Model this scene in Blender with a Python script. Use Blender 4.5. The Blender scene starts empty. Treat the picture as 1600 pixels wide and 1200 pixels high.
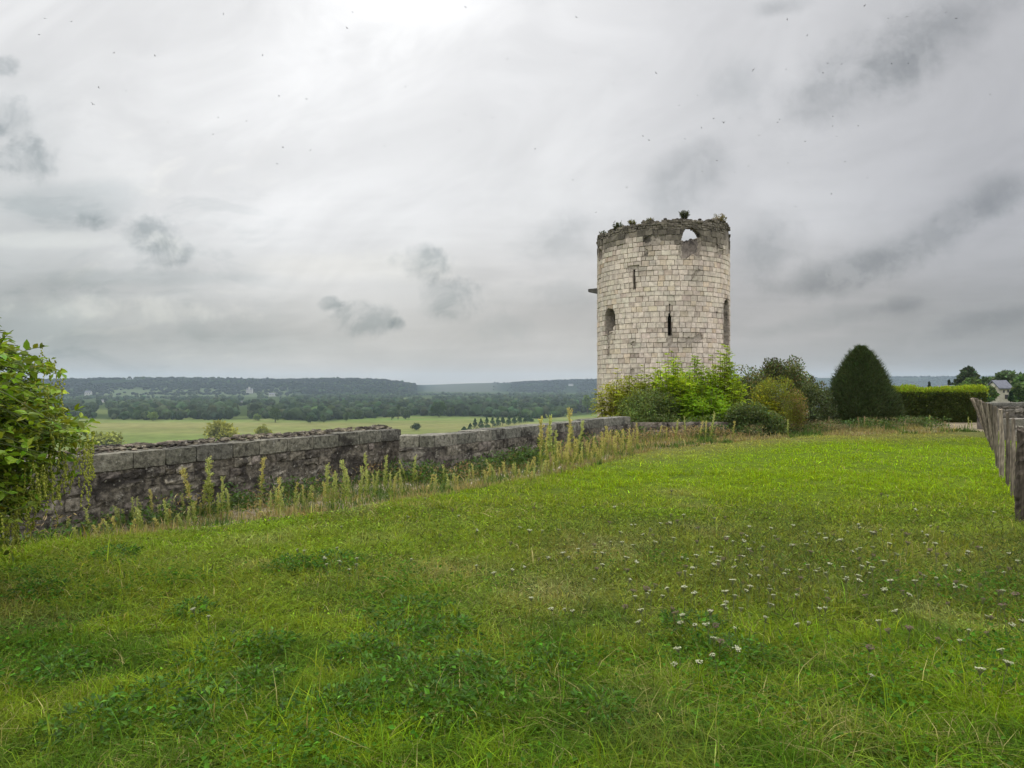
import bpy, math, random
import numpy as np
from mathutils import Vector

# ------------------------------------------------------------------ camera, sky, sun, exposure
S = bpy.context.scene
COL = S.collection
EYE, F = 1.65, 1111.0                       # eye height above the lawn; focal length in photo pixels (1600 wide)
cd = bpy.data.cameras.new("camera"); cam = bpy.data.objects.new("camera", cd); COL.objects.link(cam)
cam.location = (0, 0, EYE); cam.rotation_euler = (math.pi / 2, 0, 0)
cd.sensor_width = 36; cd.lens = 36 * F / 1600; cd.clip_start = 0.05; cd.clip_end = 40000
S.camera = cam

W = bpy.data.worlds.new("World"); S.world = W; W.use_nodes = True
SUN_EL, SUN_AZ = math.radians(52), math.radians(-10)      # azimuth measured from +Y towards +X


class NT:
    """small helper to write node maths"""
    def __init__(s, nt): s.nt = nt; s.n = nt.nodes; s.l = nt.links
    def put(s, sock, v):
        if isinstance(v, bpy.types.NodeSocket): s.l.new(v, sock)
        elif v is not None: sock.default_value = v
    def m(s, op, a, b=None, c=None, clamp=False):
        x = s.n.new('ShaderNodeMath'); x.operation = op; x.use_clamp = clamp
        s.put(x.inputs[0], a)
        if b is not None: s.put(x.inputs[1], b)
        if c is not None: s.put(x.inputs[2], c)
        return x.outputs[0]
    def comb(s, x, y, z):
        c = s.n.new('ShaderNodeCombineXYZ'); s.put(c.inputs[0], x); s.put(c.inputs[1], y); s.put(c.inputs[2], z); return c.outputs[0]
    def noise(s, vec, scale, detail=6, rough=0.55, dist=0.0, out='Fac'):
        x = s.n.new('ShaderNodeTexNoise'); x.inputs['Scale'].default_value = scale; x.inputs['Detail'].default_value = detail
        x.inputs['Roughness'].default_value = rough; x.inputs['Distortion'].default_value = dist
        if vec is not None: s.l.new(vec, x.inputs['Vector'])
        return x.outputs[out]
    def ramp(s, fac, stops, interp='LINEAR'):
        r = s.n.new('ShaderNodeValToRGB'); s.put(r.inputs[0], fac); e = r.color_ramp.elements
        r.color_ramp.interpolation = interp
        while len(e) < len(stops): e.new(0.5)
        for k, (p, c) in enumerate(stops):
            e[k].position = p; e[k].color = (c, c, c, 1) if not hasattr(c, '__len__') else (*c[:3], 1)
        return r.outputs[0]
    def mr(s, v, a, b, c=0.0, d=1.0, smooth=True):
        x = s.n.new('ShaderNodeMapRange'); x.interpolation_type = 'SMOOTHSTEP' if smooth else 'LINEAR'
        s.put(x.inputs[0], v)
        for i, q in enumerate((a, b, c, d)): x.inputs[i + 1].default_value = q
        return x.outputs[0]
    def mix(s, f, a, b, mode='MIX'):
        x = s.n.new('ShaderNodeMix'); x.data_type = 'RGBA'; x.blend_type = mode; x.clamp_factor = True
        s.put(x.inputs[0], f)
        for i, v in ((6, a), (7, b)):
            if isinstance(v, (tuple, list)): v = (*v[:3], 1)
            s.put(x.inputs[i], v)
        return x.outputs[2]


def build_world():
    t = NT(W.node_tree); n = t.n; n.clear()
    out = n.new('ShaderNodeOutputWorld')
    tc = n.new('ShaderNodeTexCoord'); sp = n.new('ShaderNodeSeparateXYZ'); t.l.new(tc.outputs['Generated'], sp.inputs[0])
    X, Y, Z = sp.outputs
    yc = t.m('MAXIMUM', Y, 0.08)
    u = t.m('DIVIDE', X, yc); v = t.m('DIVIDE', Z, yc)
    uv = t.comb(u, v, 0.0)
    wide = t.noise(uv, 2.2, 5, 0.5); warp = t.m('MULTIPLY', t.m('SUBTRACT', wide, 0.5), 0.22)
    uw = t.m('ADD', u, warp)
    uf = t.m('ADD', t.m('MULTIPLY', uw, 1 / 1.6), 0.5, clamp=True)
    vf = t.m('ADD', v, t.m('MULTIPLY', warp, 0.55))
    def R(vals): return t.ramp(uf, [((a / 1600 * 1600 - 800) / F / 1.6 + 0.5, c) for a, c in vals], 'EASE')
    low = R([(-60, (.38, .39, .38)), (250, (.45, .45, .43)), (560, (.56, .54, .51)), (850, (.54, .515, .49)), (1150, (.40, .38, .37)), (1600, (.29, .28, .28))])
    mid = R([(-60, (.58, .595, .59)), (250, (.80, .80, .795)), (560, (.87, .87, .87)), (850, (.79, .79, .79)), (1150, (.62, .62, .63)), (1600, (.46, .46, .48))])
    top = R([(-60, (.82, .82, .82)), (300, (.84, .84, .84)), (610, (.95, .95, .95)), (850, (.84, .84, .845)), (1150, (.70, .70, .71)), (1600, (.50, .50, .515))])
    c = t.mix(t.mr(vf, 0.06, 0.26), low, mid)
    c = t.mix(t.mr(vf, 0.24, 0.50), c, top)
    # horizon gets a little paler and warmer in the middle
    # streaks of the cloud deck, slanting up to the right
    ca, sa = math.cos(0.42), math.sin(0.42)
    ur = t.m('ADD', t.m('MULTIPLY', u, ca), t.m('MULTIPLY', v, sa)); vr = t.m('SUBTRACT', t.m('MULTIPLY', v, ca), t.m('MULTIPLY', u, sa))
    st = t.noise(t.comb(t.m('MULTIPLY', ur, 1.7), t.m('MULTIPLY', vr, 3.4), 0.3), 2.2, 8, 0.58, 0.7)
    st2 = t.noise(t.comb(t.m('MULTIPLY', u, 1.0), t.m('MULTIPLY', v, 6.5), 4.0), 3.0, 7, 0.55, 0.2)
    g = t.mr(st, 0.28, 0.72, 0.92, 1.06)
    g2 = t.m('ADD', 1.0, t.m('MULTIPLY', t.m('SUBTRACT', t.mr(st2, 0.3, 0.7, 0.90, 1.08), 1.0), t.mr(v, 0.34, 0.12)))
    def gray(f): return t.comb(f, f, f)
    c = t.mix(1.0, c, gray(t.m('MULTIPLY', g, g2)), 'MULTIPLY')
    edge = t.m('SUBTRACT', t.m('ADD', t.m('MULTIPLY', t.noise(uv, 11.0, 9, 0.62, 0.25), 0.6), t.m('MULTIPLY', t.noise(uv, 30.0, 6, 0.6, 0.2), 0.4)), 0.5)
    soft = t.m('SUBTRACT', t.noise(uv, 4.5, 7, 0.58, 0.5), 0.5)
    inner = t.mr(t.noise(uv, 17.0, 7, 0.6, 0.4), 0.36, 0.60, 0.30, 1.0)
    inner2 = t.mr(inner, 0.3, 1.0, 0.62, 1.0)
    both = t.m('ADD', t.m('MULTIPLY', edge, 0.55), t.m('MULTIPLY', soft, 0.7))
    def blob(px, py, a, b, ang, tint, puff=True, k=1.5, lo=0.35, hi=1.25):
        nonlocal c
        du = t.m('SUBTRACT', u, (px - 800) / F); dv = t.m('SUBTRACT', v, (600 - py) / F)
        co, si = math.cos(ang), math.sin(ang)
        x = t.m('DIVIDE', t.m('ADD', t.m('MULTIPLY', du, co), t.m('MULTIPLY', dv, si)), a / F)
        y = t.m('DIVIDE', t.m('SUBTRACT', t.m('MULTIPLY', dv, co), t.m('MULTIPLY', du, si)), b / F)
        d = t.m('SQRT', t.m('ADD', t.m('MULTIPLY', x, x), t.m('MULTIPLY', y, y)))
        d = t.m('ADD', d, t.m('MULTIPLY', both if puff == 2 else edge if puff else soft, k * (2.0 if puff else 2.6)))
        f = t.mr(d, hi, lo)
        if puff: f = t.m('MULTIPLY', f, inner2 if puff == 2 else inner)
        # only in the half of the sky in front
        f = t.m('MULTIPLY', f, t.mr(Y, 0.1, 0.3))
        c = t.mix(f, c, t.mix(1.0, c, tint, 'MULTIPLY'))
    dk = (.60, .635, .645)
    # bright break near the sun and pale bars low on the left
    blob(650, -20, 190, 110, 0.0, (1.22, 1.22, 1.22), False, 0.6, 0.1, 1.2)
    blob(190, 482, 200, 22, -0.04, (1.26, 1.25, 1.21), True, 1.6); blob(330, 150, 260, 110, 0.2, (1.07, 1.07, 1.07), False, 1.2)
    blob(520, 415, 190, 30, 0.0, (1.14, 1.13, 1.10), False, 1.0)
    blob(60, 375, 120, 14, 0.0, (1.15, 1.15, 1.13), False, 0.8)
    blob(250, 435, 210, 16, 0.0, (.86, .88, .885), False, 1.0)
    blob(90, 315, 130, 32, 0.0, (.86, .88, .885), False, 1.0)
    blob(60, 530, 170, 60, 0.0, (.90, .93, .93), False, 0.9)
    blob(420, 535, 190, 28, 0.0, (.92, .935, .94), False, 0.9)
    # ragged broken edges where the lower deck thins, at the left
    rag = t.m('SUBTRACT', t.noise(t.comb(t.m('MULTIPLY', u, 1.0), t.m('MULTIPLY', v, 2.6), 9.0), 7.0, 9, 0.6, 0.5), 0.5)
    rf = t.m('MULTIPLY', t.m('MULTIPLY', t.mr(u, -0.18, -0.55), t.mr(v, 0.44, 0.2)), t.mr(Y, 0.1, 0.3))
    c = t.mix(t.m('MULTIPLY', rf, t.mr(rag, 0.02, 0.16)), c, t.mix(1.0, c, (.84, .86, .865), 'MULTIPLY'))
    c = t.mix(t.m('MULTIPLY', rf, t.mr(rag, -0.04, -0.18)), c, t.mix(1.0, c, (1.13, 1.12, 1.09), 'MULTIPLY'))
    for px, py, a, b, q in ((235, 385, 190, 85, .93), (640, 455, 190, 95, .95), (30, 200, 120, 120, .92)): blob(px, py, a, b, 0.0, (q, q + .008, q + .01), False, 1.3, -0.2, 1.3)
    # puffs
    for px, py, a, b in ((45, 250, 52, 36), (8, 185, 42, 34), (5, 105, 24, 18), (152, 342, 34, 18), (232, 368, 48, 30), (268, 402, 38, 30),
                         (664, 410, 46, 28), (706, 472, 54, 36), (575, 498, 56, 30), (512, 474, 20, 12), (622, 507, 15, 14), (790, 512, 60, 26)):
        blob(px, py, a * 1.15, b * 1.15, 0.0, dk if px < 780 else (.90, .92, .925), True, 1.45, 0.35, 0.98)
    # darker rags of cloud on the right
    for px, py, a, b, ang, q in ((1340, 125, 175, 72, 0.55, .76), (1470, 50, 190, 62, 0.5, .82), (1310, 428, 130, 32, 0.22, .78), (1440, 375, 170, 34, 0.42, .82), (1570, 305, 110, 32, 0.35, .84),
                                 (1195, 388, 66, 50, 0.5, .80), (1060, 290, 95, 44, 0.6, .84), (880, 372, 85, 42, 0.35, .85), (1412, 476, 48, 15, 0.1, .82),
                                 (1215, 12, 60, 20, 0.2, .82), (1270, 505, 120, 18, 0.2, .90), (1550, 500, 150, 24, 0.25, .86), (1150, 130, 60, 60, 0.6, .92), (860, 460, 110, 30, 0, .92)):
        blob(px, py, a, b, ang, (q * .88, q * .895, q * .90), 2, 1.5, 0.05, 1.25)
    # beyond the frame the deck brightens towards the zenith, as an overcast sky does
    hz = t.m('SQRT', t.m('ADD', t.m('MULTIPLY', X, X), t.m('MULTIPLY', Y, Y)))
    rear = t.mix(t.mr(t.m('ADD', Z, t.m('MULTIPLY', soft, .3)), -0.02, 0.75), (.95, .95, .96), (2.5, 2.5, 2.52))
    c = t.mix(t.mr(Y, 0.62, 0.25), c, rear)
    c = t.mix(t.mr(Z, 0.50, 0.80), c, (2.6, 2.6, 2.62))
    c = t.mix(t.mr(Z, -0.004, -0.05), c, (.18, .2, .12))
    sky = n.new('ShaderNodeTexSky'); sky.sky_type = 'NISHITA'; sky.sun_disc = False
    sky.sun_elevation = SUN_EL; sky.sun_rotation = SUN_AZ
    b1 = n.new('ShaderNodeBackground'); t.l.new(sky.outputs[0], b1.inputs[0]); b1.inputs[1].default_value = 0.1
    b2 = n.new('ShaderNodeBackground'); t.l.new(c, b2.inputs[0]); b2.inputs[1].default_value = 1.0
    mx = n.new('ShaderNodeMixShader'); mx.inputs[0].default_value = 0.95
    t.l.new(b1.outputs[0], mx.inputs[1]); t.l.new(b2.outputs[0], mx.inputs[2]); t.l.new(mx.outputs[0], out.inputs[0])


build_world()
W.cycles.sampling_method = 'MANUAL'; W.cycles.sample_map_resolution = 512
ld = bpy.data.lights.new("sun", 'SUN'); ld.energy = 1.1; ld.angle = math.radians(18); ld.color = (1, .96, .9)
sun = bpy.data.objects.new("sun", ld); COL.objects.link(sun)
sdir = Vector((math.sin(SUN_AZ) * math.cos(SUN_EL), math.cos(SUN_AZ) * math.cos(SUN_EL), math.sin(SUN_EL)))
sun.rotation_euler = sdir.to_track_quat('Z', 'Y').to_euler(); sun.location = (0, 0, 40)

S.render.engine = 'CYCLES'
S.view_settings.view_transform = 'Standard'; S.view_settings.look = 'None'
S.view_settings.exposure = 0.0; S.view_settings.gamma = 1.0
S.cycles.max_bounces = 6; S.cycles.diffuse_bounces = 3; S.cycles.transmission_bounces = 3; S.cycles.volume_bounces = 1
S.cycles.use_denoising = True

# ------------------------------------------------------------------ helpers
rng = np.random.default_rng(11)
HOR = 600.0


def at(px, py, d):
    """photo pixel and distance along the view axis -> world point"""
    return np.array(((px - 800) / F * d, d, EYE - (py - HOR) / F * d))


def tag(o, label=None, cat=None, group=None, kind=None):
    if label: o['label'] = label
    if cat: o['category'] = cat
    if group: o['group'] = group
    if kind: o['kind'] = kind
    return o


def empty(name, loc=(0, 0, 0), rz=0.0):
    o = bpy.data.objects.new(name, None); o.location = loc; o.rotation_euler = (0, 0, rz); o.empty_display_size = .2
    COL.objects.link(o); return o


def link(name, me, parent=None, loc=None):
    o = bpy.data.objects.new(name, me); COL.objects.link(o)
    if parent is not None: o.parent = parent
    if loc is not None: o.location = loc
    return o


def mesh(name, V, Fs, mats, col=None, mi=None, smooth=False):
    """V (n,3); Fs one array or a list of arrays of equal-sided faces; col per-vertex rgb"""
    V = np.asarray(V, np.float32).reshape(-1, 3)
    if not isinstance(Fs, (list, tuple)): Fs = [Fs]
    Fs = [np.asarray(f, np.int32) for f in Fs if len(f)]
    me = bpy.data.meshes.new(name)
    me.vertices.add(len(V)); me.vertices.foreach_set('co', V.ravel())
    li = np.concatenate([f.ravel() for f in Fs]); tot = np.concatenate([np.full(len(f), f.shape[1], np.int32) for f in Fs])
    st = np.concatenate(([0], np.cumsum(tot)[:-1])).astype(np.int32)
    me.loops.add(len(li)); me.loops.foreach_set('vertex_index', li)
    me.polygons.add(len(tot)); me.polygons.foreach_set('loop_start', st); me.polygons.foreach_set('loop_total', tot)
    if mi is not None: me.polygons.foreach_set('material_index', np.asarray(mi, np.int32))
    me.polygons.foreach_set('use_smooth', np.full(len(tot), smooth, bool))
    if col is not None:
        a = me.color_attributes.new('Col', 'FLOAT_COLOR', 'POINT')
        c = np.ones((len(V), 4), np.float32); c[:, :3] = col
        a.data.foreach_set('color', c.ravel())
    for m in (mats if isinstance(mats, (list, tuple)) else [mats]): me.materials.append(m)
    me.update(calc_edges=True); me.validate()
    return me


class MB:
    """collects pieces into one mesh"""
    def __init__(s): s.V = []; s.Q = []; s.T = []; s.C = []; s.n = 0
    def add(s, V, Q=None, T=None, col=(.5, .5, .5)):
        V = np.asarray(V, float).reshape(-1, 3)
        if Q is not None and len(Q): s.Q.append(np.asarray(Q) + s.n)
        if T is not None and len(T): s.T.append(np.asarray(T) + s.n)
        c = np.asarray(col, float)
        s.C.append(np.broadcast_to(c, (len(V), 3)) if c.ndim == 1 else c)
        s.V.append(V); s.n += len(V)
    def box(s, a, b, col=(.5, .5, .5), jit=0.0):
        a = np.asarray(a, float); b = np.asarray(b, float)
        V = np.array([[(a, b)[i][0], (a, b)[j][1], (a, b)[k][2]] for k in (0, 1) for j in (0, 1) for i in (0, 1)])
        if jit: V += rng.normal(0, jit, V.shape)
        s.add(V, [[0, 2, 3, 1], [4, 5, 7, 6], [0, 1, 5, 4], [2, 6, 7, 3], [0, 4, 6, 2], [1, 3, 7, 5]], col=col)
    def tube(s, P, R, k=6, col=(.5, .5, .5), cap=True):
        P = np.asarray(P, float); R = np.broadcast_to(np.asarray(R, float), (len(P),))
        T = np.gradient(P, axis=0); T /= np.linalg.norm(T, axis=1)[:, None] + 1e-9
        up = np.where(np.abs(T[:, 2:3]) > .9, np.array([[1., 0, 0]]), np.array([[0, 0, 1.]]))
        A = np.cross(T, up); A /= np.linalg.norm(A, axis=1)[:, None]; B = np.cross(T, A)
        th = np.arange(k) / k * 2 * np.pi
        V = P[:, None] + R[:, None, None] * (np.cos(th)[None, :, None] * A[:, None] + np.sin(th)[None, :, None] * B[:, None])
        i = np.arange(len(P) - 1)[:, None] * k; j = np.arange(k)[None]; j2 = (j + 1) % k
        Q = np.stack([i + j, i + j2, i + k + j2, i + k + j], -1).reshape(-1, 4)
        V = V.reshape(-1, 3); Tt = []
        if cap:
            V = np.concatenate([V, P[:1], P[-1:]]); m = len(V)
            Tt = [[(jj + 1) % k, jj, m - 2] for jj in range(k)] + [[(len(P) - 1) * k + jj, (len(P) - 1) * k + (jj + 1) % k, m - 1] for jj in range(k)]
        s.add(V, Q, Tt, col)
    def mesh(s, name, mats, smooth=False):
        Fs = []
        if s.Q: Fs.append(np.concatenate(s.Q))
        if s.T: Fs.append(np.concatenate(s.T))
        return mesh(name, np.concatenate(s.V), Fs, mats, np.concatenate(s.C), smooth=smooth)
    def obj(s, name, mats, parent=None, loc=None, smooth=False): return link(name, s.mesh(name, mats, smooth), parent, loc)


def unit(v): return v / (np.linalg.norm(v, axis=-1, keepdims=True) + 1e-9)


def leaves(P, D, N, L, Wd, fold=.12, droop=.1):
    """n leaves as quads: base, side, tip, side"""
    P = np.asarray(P, float); D = unit(np.asarray(D, float)); n = len(P)
    L = np.broadcast_to(L, (n,))[:, None]; Wd = np.broadcast_to(Wd, (n,))[:, None]
    Sd = unit(np.cross(D, N)); Nn = np.cross(Sd, D)
    mid = P + D * L * .48
    V = np.stack([P, mid + Sd * Wd / 2 + Nn * Wd * fold, P + D * L - Nn * L * droop, mid - Sd * Wd / 2 + Nn * Wd * fold], 1)
    return V.reshape(-1, 3), np.arange(n * 4).reshape(-1, 4)


def rep(c, k): return np.repeat(c, k, axis=0)


def pal(base, n, var=.25, hue=.12, r=None):
    r = r or rng
    c = np.asarray(base, float)[None] * np.exp(r.normal(0, var, (n, 1))) * np.exp(r.normal(0, hue, (n, 3)))
    return np.clip(c, .004, .9)


def vnoise(x, y, sc, seed=0):
    """smooth value noise 0..1 on arrays"""
    r = np.random.default_rng(seed); G = r.random((128, 128))
    x = np.asarray(x, float) / sc + 300.5; y = np.asarray(y, float) / sc + 300.5
    i = np.floor(x).astype(int); j = np.floor(y).astype(int); fx = x - i; fy = y - j
    fx = fx * fx * (3 - 2 * fx); fy = fy * fy * (3 - 2 * fy)
    g = lambda a, b: G[a % 128, b % 128]
    return (g(i, j) * (1 - fx) + g(i + 1, j) * fx) * (1 - fy) + (g(i, j + 1) * (1 - fx) + g(i + 1, j + 1) * fx) * fy


def fbm(x, y, sc, seed=0, oc=4):
    s = 0; a = .5; t = 0
    for k in range(oc): s = s + a * vnoise(x, y, sc / 2 ** k, seed + k); t += a; a *= .5
    return s / t


def sst(x, a, b):
    q = np.clip((x - a) / (b - a), 0, 1); return q * q * (3 - 2 * q)


def seg_dist(x, y, poly):
    d = np.full(np.shape(x), 1e9)
    for (ax, ay), (bx, by) in zip(poly[:-1], poly[1:]):
        vx, vy = bx - ax, by - ay
        t = np.clip(((x - ax) * vx + (y - ay) * vy) / (vx * vx + vy * vy), 0, 1)
        d = np.minimum(d, np.hypot(x - ax - t * vx, y - ay - t * vy))
    return d


def side(x, y, poly):
    """signed distance to an open polyline that runs left to right; + is nearer the camera (right of travel)"""
    d = seg_dist(x, y, poly); sg = np.zeros(np.shape(x)); best = np.full(np.shape(x), 1e9)
    for (ax, ay), (bx, by) in zip(poly[:-1], poly[1:]):
        vx, vy = bx - ax, by - ay; l2 = vx * vx + vy * vy
        t = np.clip(((x - ax) * vx + (y - ay) * vy) / l2, 0, 1)
        dd = np.hypot(x - ax - t * vx, y - ay - t * vy) - 1e-6 * np.abs((x - ax) * vy - (y - ay) * vx) / math.sqrt(l2)
        cr = (x - ax) * vy - (y - ay) * vx
        up = dd < best; best = np.where(up, dd, best); sg = np.where(up, np.sign(cr), sg)
    return d * sg


# ------------------------------------------------------------------ materials
def material(name):
    m = bpy.data.materials.new(name); m.use_nodes = True; t = NT(m.node_tree); t.n.clear()
    out = t.n.new('ShaderNodeOutputMaterial'); return m, t, out


def attr(t):
    a = t.n.new('ShaderNodeAttribute'); a.attribute_name = 'Col'; return a.outputs['Color']


def leaf_mat(name, trans=.35, rough=.55, spec=.25):
    m, t, out = material(name)
    c = attr(t)
    p = t.n.new('ShaderNodeBsdfPrincipled'); t.l.new(c, p.inputs['Base Color']); p.inputs['Roughness'].default_value = rough
    p.inputs['Specular IOR Level'].default_value = spec
    tr = t.n.new('ShaderNodeBsdfTranslucent')
    t.l.new(t.mix(1.0, c, (1.25, 1.15, .55), 'MULTIPLY'), tr.inputs[0])
    mx = t.n.new('ShaderNodeMixShader'); mx.inputs[0].default_value = trans
    t.l.new(p.outputs[0], mx.inputs[1]); t.l.new(tr.outputs[0], mx.inputs[2]); t.l.new(mx.outputs[0], out.inputs[0])
    return m


def obj_coord(t):
    return t.n.new('ShaderNodeTexCoord').outputs['Object']


def bump(t, h, p, strength=.6, dist=.02):
    b = t.n.new('ShaderNodeBump'); b.inputs['Strength'].default_value = strength; b.inputs['Distance'].default_value = dist
    t.l.new(h, b.inputs['Height']); t.l.new(b.outputs[0], p.inputs['Normal'])


def stone_mat(name, fine=14.0, lichen=.0, black=.0, grain=.25, pale=(.5, .48, .42), dark=(.025, .022, .02), bstr=.7):
    m, t, out = material(name); c = attr(t); co = obj_coord(t)
    n1 = t.noise(co, fine, 8, .65)
    c = t.mix(1.0, c, t.comb(*[t.mr(n1, .25, .75, 1 - grain * 1.6, 1 + grain)] * 3), 'MULTIPLY')
    if black:
        b = t.noise(co, 1.6, 9, .68, .4)
        c = t.mix(t.mr(b, .60 - .2 * black, .70 - .2 * black, 0, .85), c, dark)
        b2 = t.noise(co, 11., 6, .7, .2)
        c = t.mix(t.mr(b2, .56, .66, 0, .6 * black), c, dark)
    if lichen:
        l = t.noise(co, 17., 5, .62, .25)
        c = t.mix(t.mr(l, .63, .69, 0, lichen), c, pale)
        l2 = t.noise(co, 4.5, 9, .75, .6)
        c = t.mix(t.mr(l2, .58, .68, 0, lichen * .7), c, pale)
    p = t.n.new('ShaderNodeBsdfPrincipled'); t.l.new(c, p.inputs['Base Color']); p.inputs['Roughness'].default_value = .92
    p.inputs['Specular IOR Level'].default_value = .15
    n2 = t.noise(co, fine * 1.7, 8, .7)
    bump(t, n2, p, bstr, .03); t.l.new(p.outputs[0], out.inputs[0]); return m


def plain_mat(name, rough=.8, spec=.2, fine=0., amt=.2, wood=False):
    m, t, out = material(name); c = attr(t)
    p = t.n.new('ShaderNodeBsdfPrincipled'); p.inputs['Roughness'].default_value = rough; p.inputs['Specular IOR Level'].default_value = spec
    if fine:
        co = obj_coord(t)
        if wood:
            mp = t.n.new('ShaderNodeMapping'); t.l.new(co, mp.inputs[0]); mp.inputs['Scale'].default_value = (1, 1, .09); co = mp.outputs[0]
        nz = t.noise(co, fine, 8, .65)
        c = t.mix(1.0, c, t.comb(*[t.mr(nz, .28, .72, 1 - amt * 1.5, 1 + amt)] * 3), 'MULTIPLY')
        bump(t, nz, p, .7, .02)
    t.l.new(c, p.inputs['Base Color']); t.l.new(p.outputs[0], out.inputs[0]); return m


M = dict(
    leaf=leaf_mat('leaf'), needle=leaf_mat('needle', .12, .6, .15), far_leaf=leaf_mat('far_leaf', .15, .8, .05), grass=leaf_mat('grass_blade', .40, .7, .08),
    plume=leaf_mat('plume', .35, .8, .1), tower=stone_mat('limestone', 5., .18, .0, .2, (.62, .58, .5), bstr=.6), mortar=stone_mat('mortar', 6., .0, .3, .3),
    rubble=stone_mat('dark_rubble', 13., .8, .55, .5, (.42, .40, .345), bstr=1.), coping=stone_mat('coping_stone', 15., .6, .32, .45, (.36, .355, .315), bstr=.9),
    pale=stone_mat('pale_wall', 9., .35, .35, .3, (.5, .47, .42)),
    wood=plain_mat('weathered_wood', .9, .1, 26., .42, True), bark=plain_mat('bark', .95, .1, 18., .35), plaster=plain_mat('plaster', .9, .2, 1.2, .12),
    slate=plain_mat('slate', .7, .3, 2., .2), plain=plain_mat('plain', .8, .2), bird=plain_mat('bird_feathers', .7, .2), flower=plain_mat('flower', .9, .05))

# ------------------------------------------------------------------ ground plan
WALL1 = ((-9.0, 3.25), (-2.38, 15.05))
WALL2 = ((-2.25, 14.15), (-1.55, 14.2), (3.78, 22.7))
WALL3 = ((3.9, 22.85), (7.5, 22.95))
WALLS = [(-9.0, 3.25), (-2.38, 15.05), (-1.55, 14.25), (3.78, 22.75), (7.5, 22.95)]
BEYOND = [(-14, -5.6), (-9.0, 3.25), (-2.38, 15.05), (-1.7, 14.5), (3.78, 22.9), (9., 28.), (12., 33.), (17, 34), (40, 40)]   # edge of the spur
EDGE = [(-9, 3.6), (-5.18, 7.19), (-3.75, 8.33), (-2.48, 9.17), (-.98, 10.9), (.59, 13.1), (2.29, 15.9), (3.46, 18.3), (6.4, 20.4), (10.1, 22.4), (15.8, 24.1), (30, 27)]


def gz(x, y):
    """height of the castle ground"""
    x = np.asarray(x, float); y = np.asarray(y, float)
    z = .09 * (fbm(x, y, 2.2, 5) - .5) + .16 * (fbm(x, y, 6.5, 8, 2) - .5)
    e = side(x, y, EDGE); z = z - .24 * sst(-e, -.35, 1.6) * sst(20 - y, -3, 6)
    w = side(x, y, BEYOND)
    z = z - sst(-w, .45, 1.9) * 9.0 - np.clip(-w - 1.9, 0, 50) * .35
    return z


def tint(x, y):
    """local colour of the sward: lush, olive, dry"""
    n1 = fbm(x, y, 1.7, 101, 4); n2 = fbm(x, y, .42, 111, 4); n3 = fbm(x, y, 4.5, 121, 2)
    lush = np.array((.158, .232, .009)); bright = np.array((.185, .29, .004)); olive = np.array((.145, .17, .022)); straw = np.array((.27, .245, .085)); deep = np.array((.058, .122, .009))
    w_br = sst(y, 8.5, 12.) * sst(20.5 - y, 0, 3) * sst(x, -2., 2.5); w_br = np.maximum(w_br, .45 * sst(fbm(x, y, 1.1, 105, 4), .45, .68))
    w_ol = sst(n3, .45, .62) * .5 * (1 - .7 * w_br) + .8 * np.exp(-((x - 2.9) / 2.9) ** 2 - ((y - 6.6) / 1.9) ** 2) * (.5 + .8 * n2)
    w_dp = sst(n2 + .5 * (n1 - .5), .46, .62) * .80 * sst(6.8 - y, 0, 2.5)
    w_st = sst(fbm(x, y, .9, 131, 3), .62, .74) * .38 * (1 - .8 * w_br) * (.45 + .55 * sst(y, 3.8, 5.2))
    e = side(x, y, EDGE); w_st = np.maximum(w_st, sst(2.8 - e, 0, 2.4) * sst(y, 13, 18) * .62)
    for cx, cy, rr in ((-.55, 6.3, .35), (.9, 7.1, .5), (-4.1, 4.6, .5), (2.6, 11.2, .5), (.3, 5.6, .4), (-.1, 12.6, .5)): w_st = np.maximum(w_st, .5 * np.exp(-((x - cx) ** 2 + (y - cy) ** 2) / rr ** 2))
    near_strip = sst(5.6 - y, 0, 1.8)[:, None]; c = lush[None] * (1 - near_strip) + np.array((.118, .195, .008))[None] * near_strip      # darker, greener tone in the nearest strip
    for w, k in ((w_br, bright), (np.clip(w_ol, 0, .85), olive), (w_dp, deep), (w_st, straw)): c = c * (1 - w[:, None]) + k[None] * w[:, None]
    return c


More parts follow.
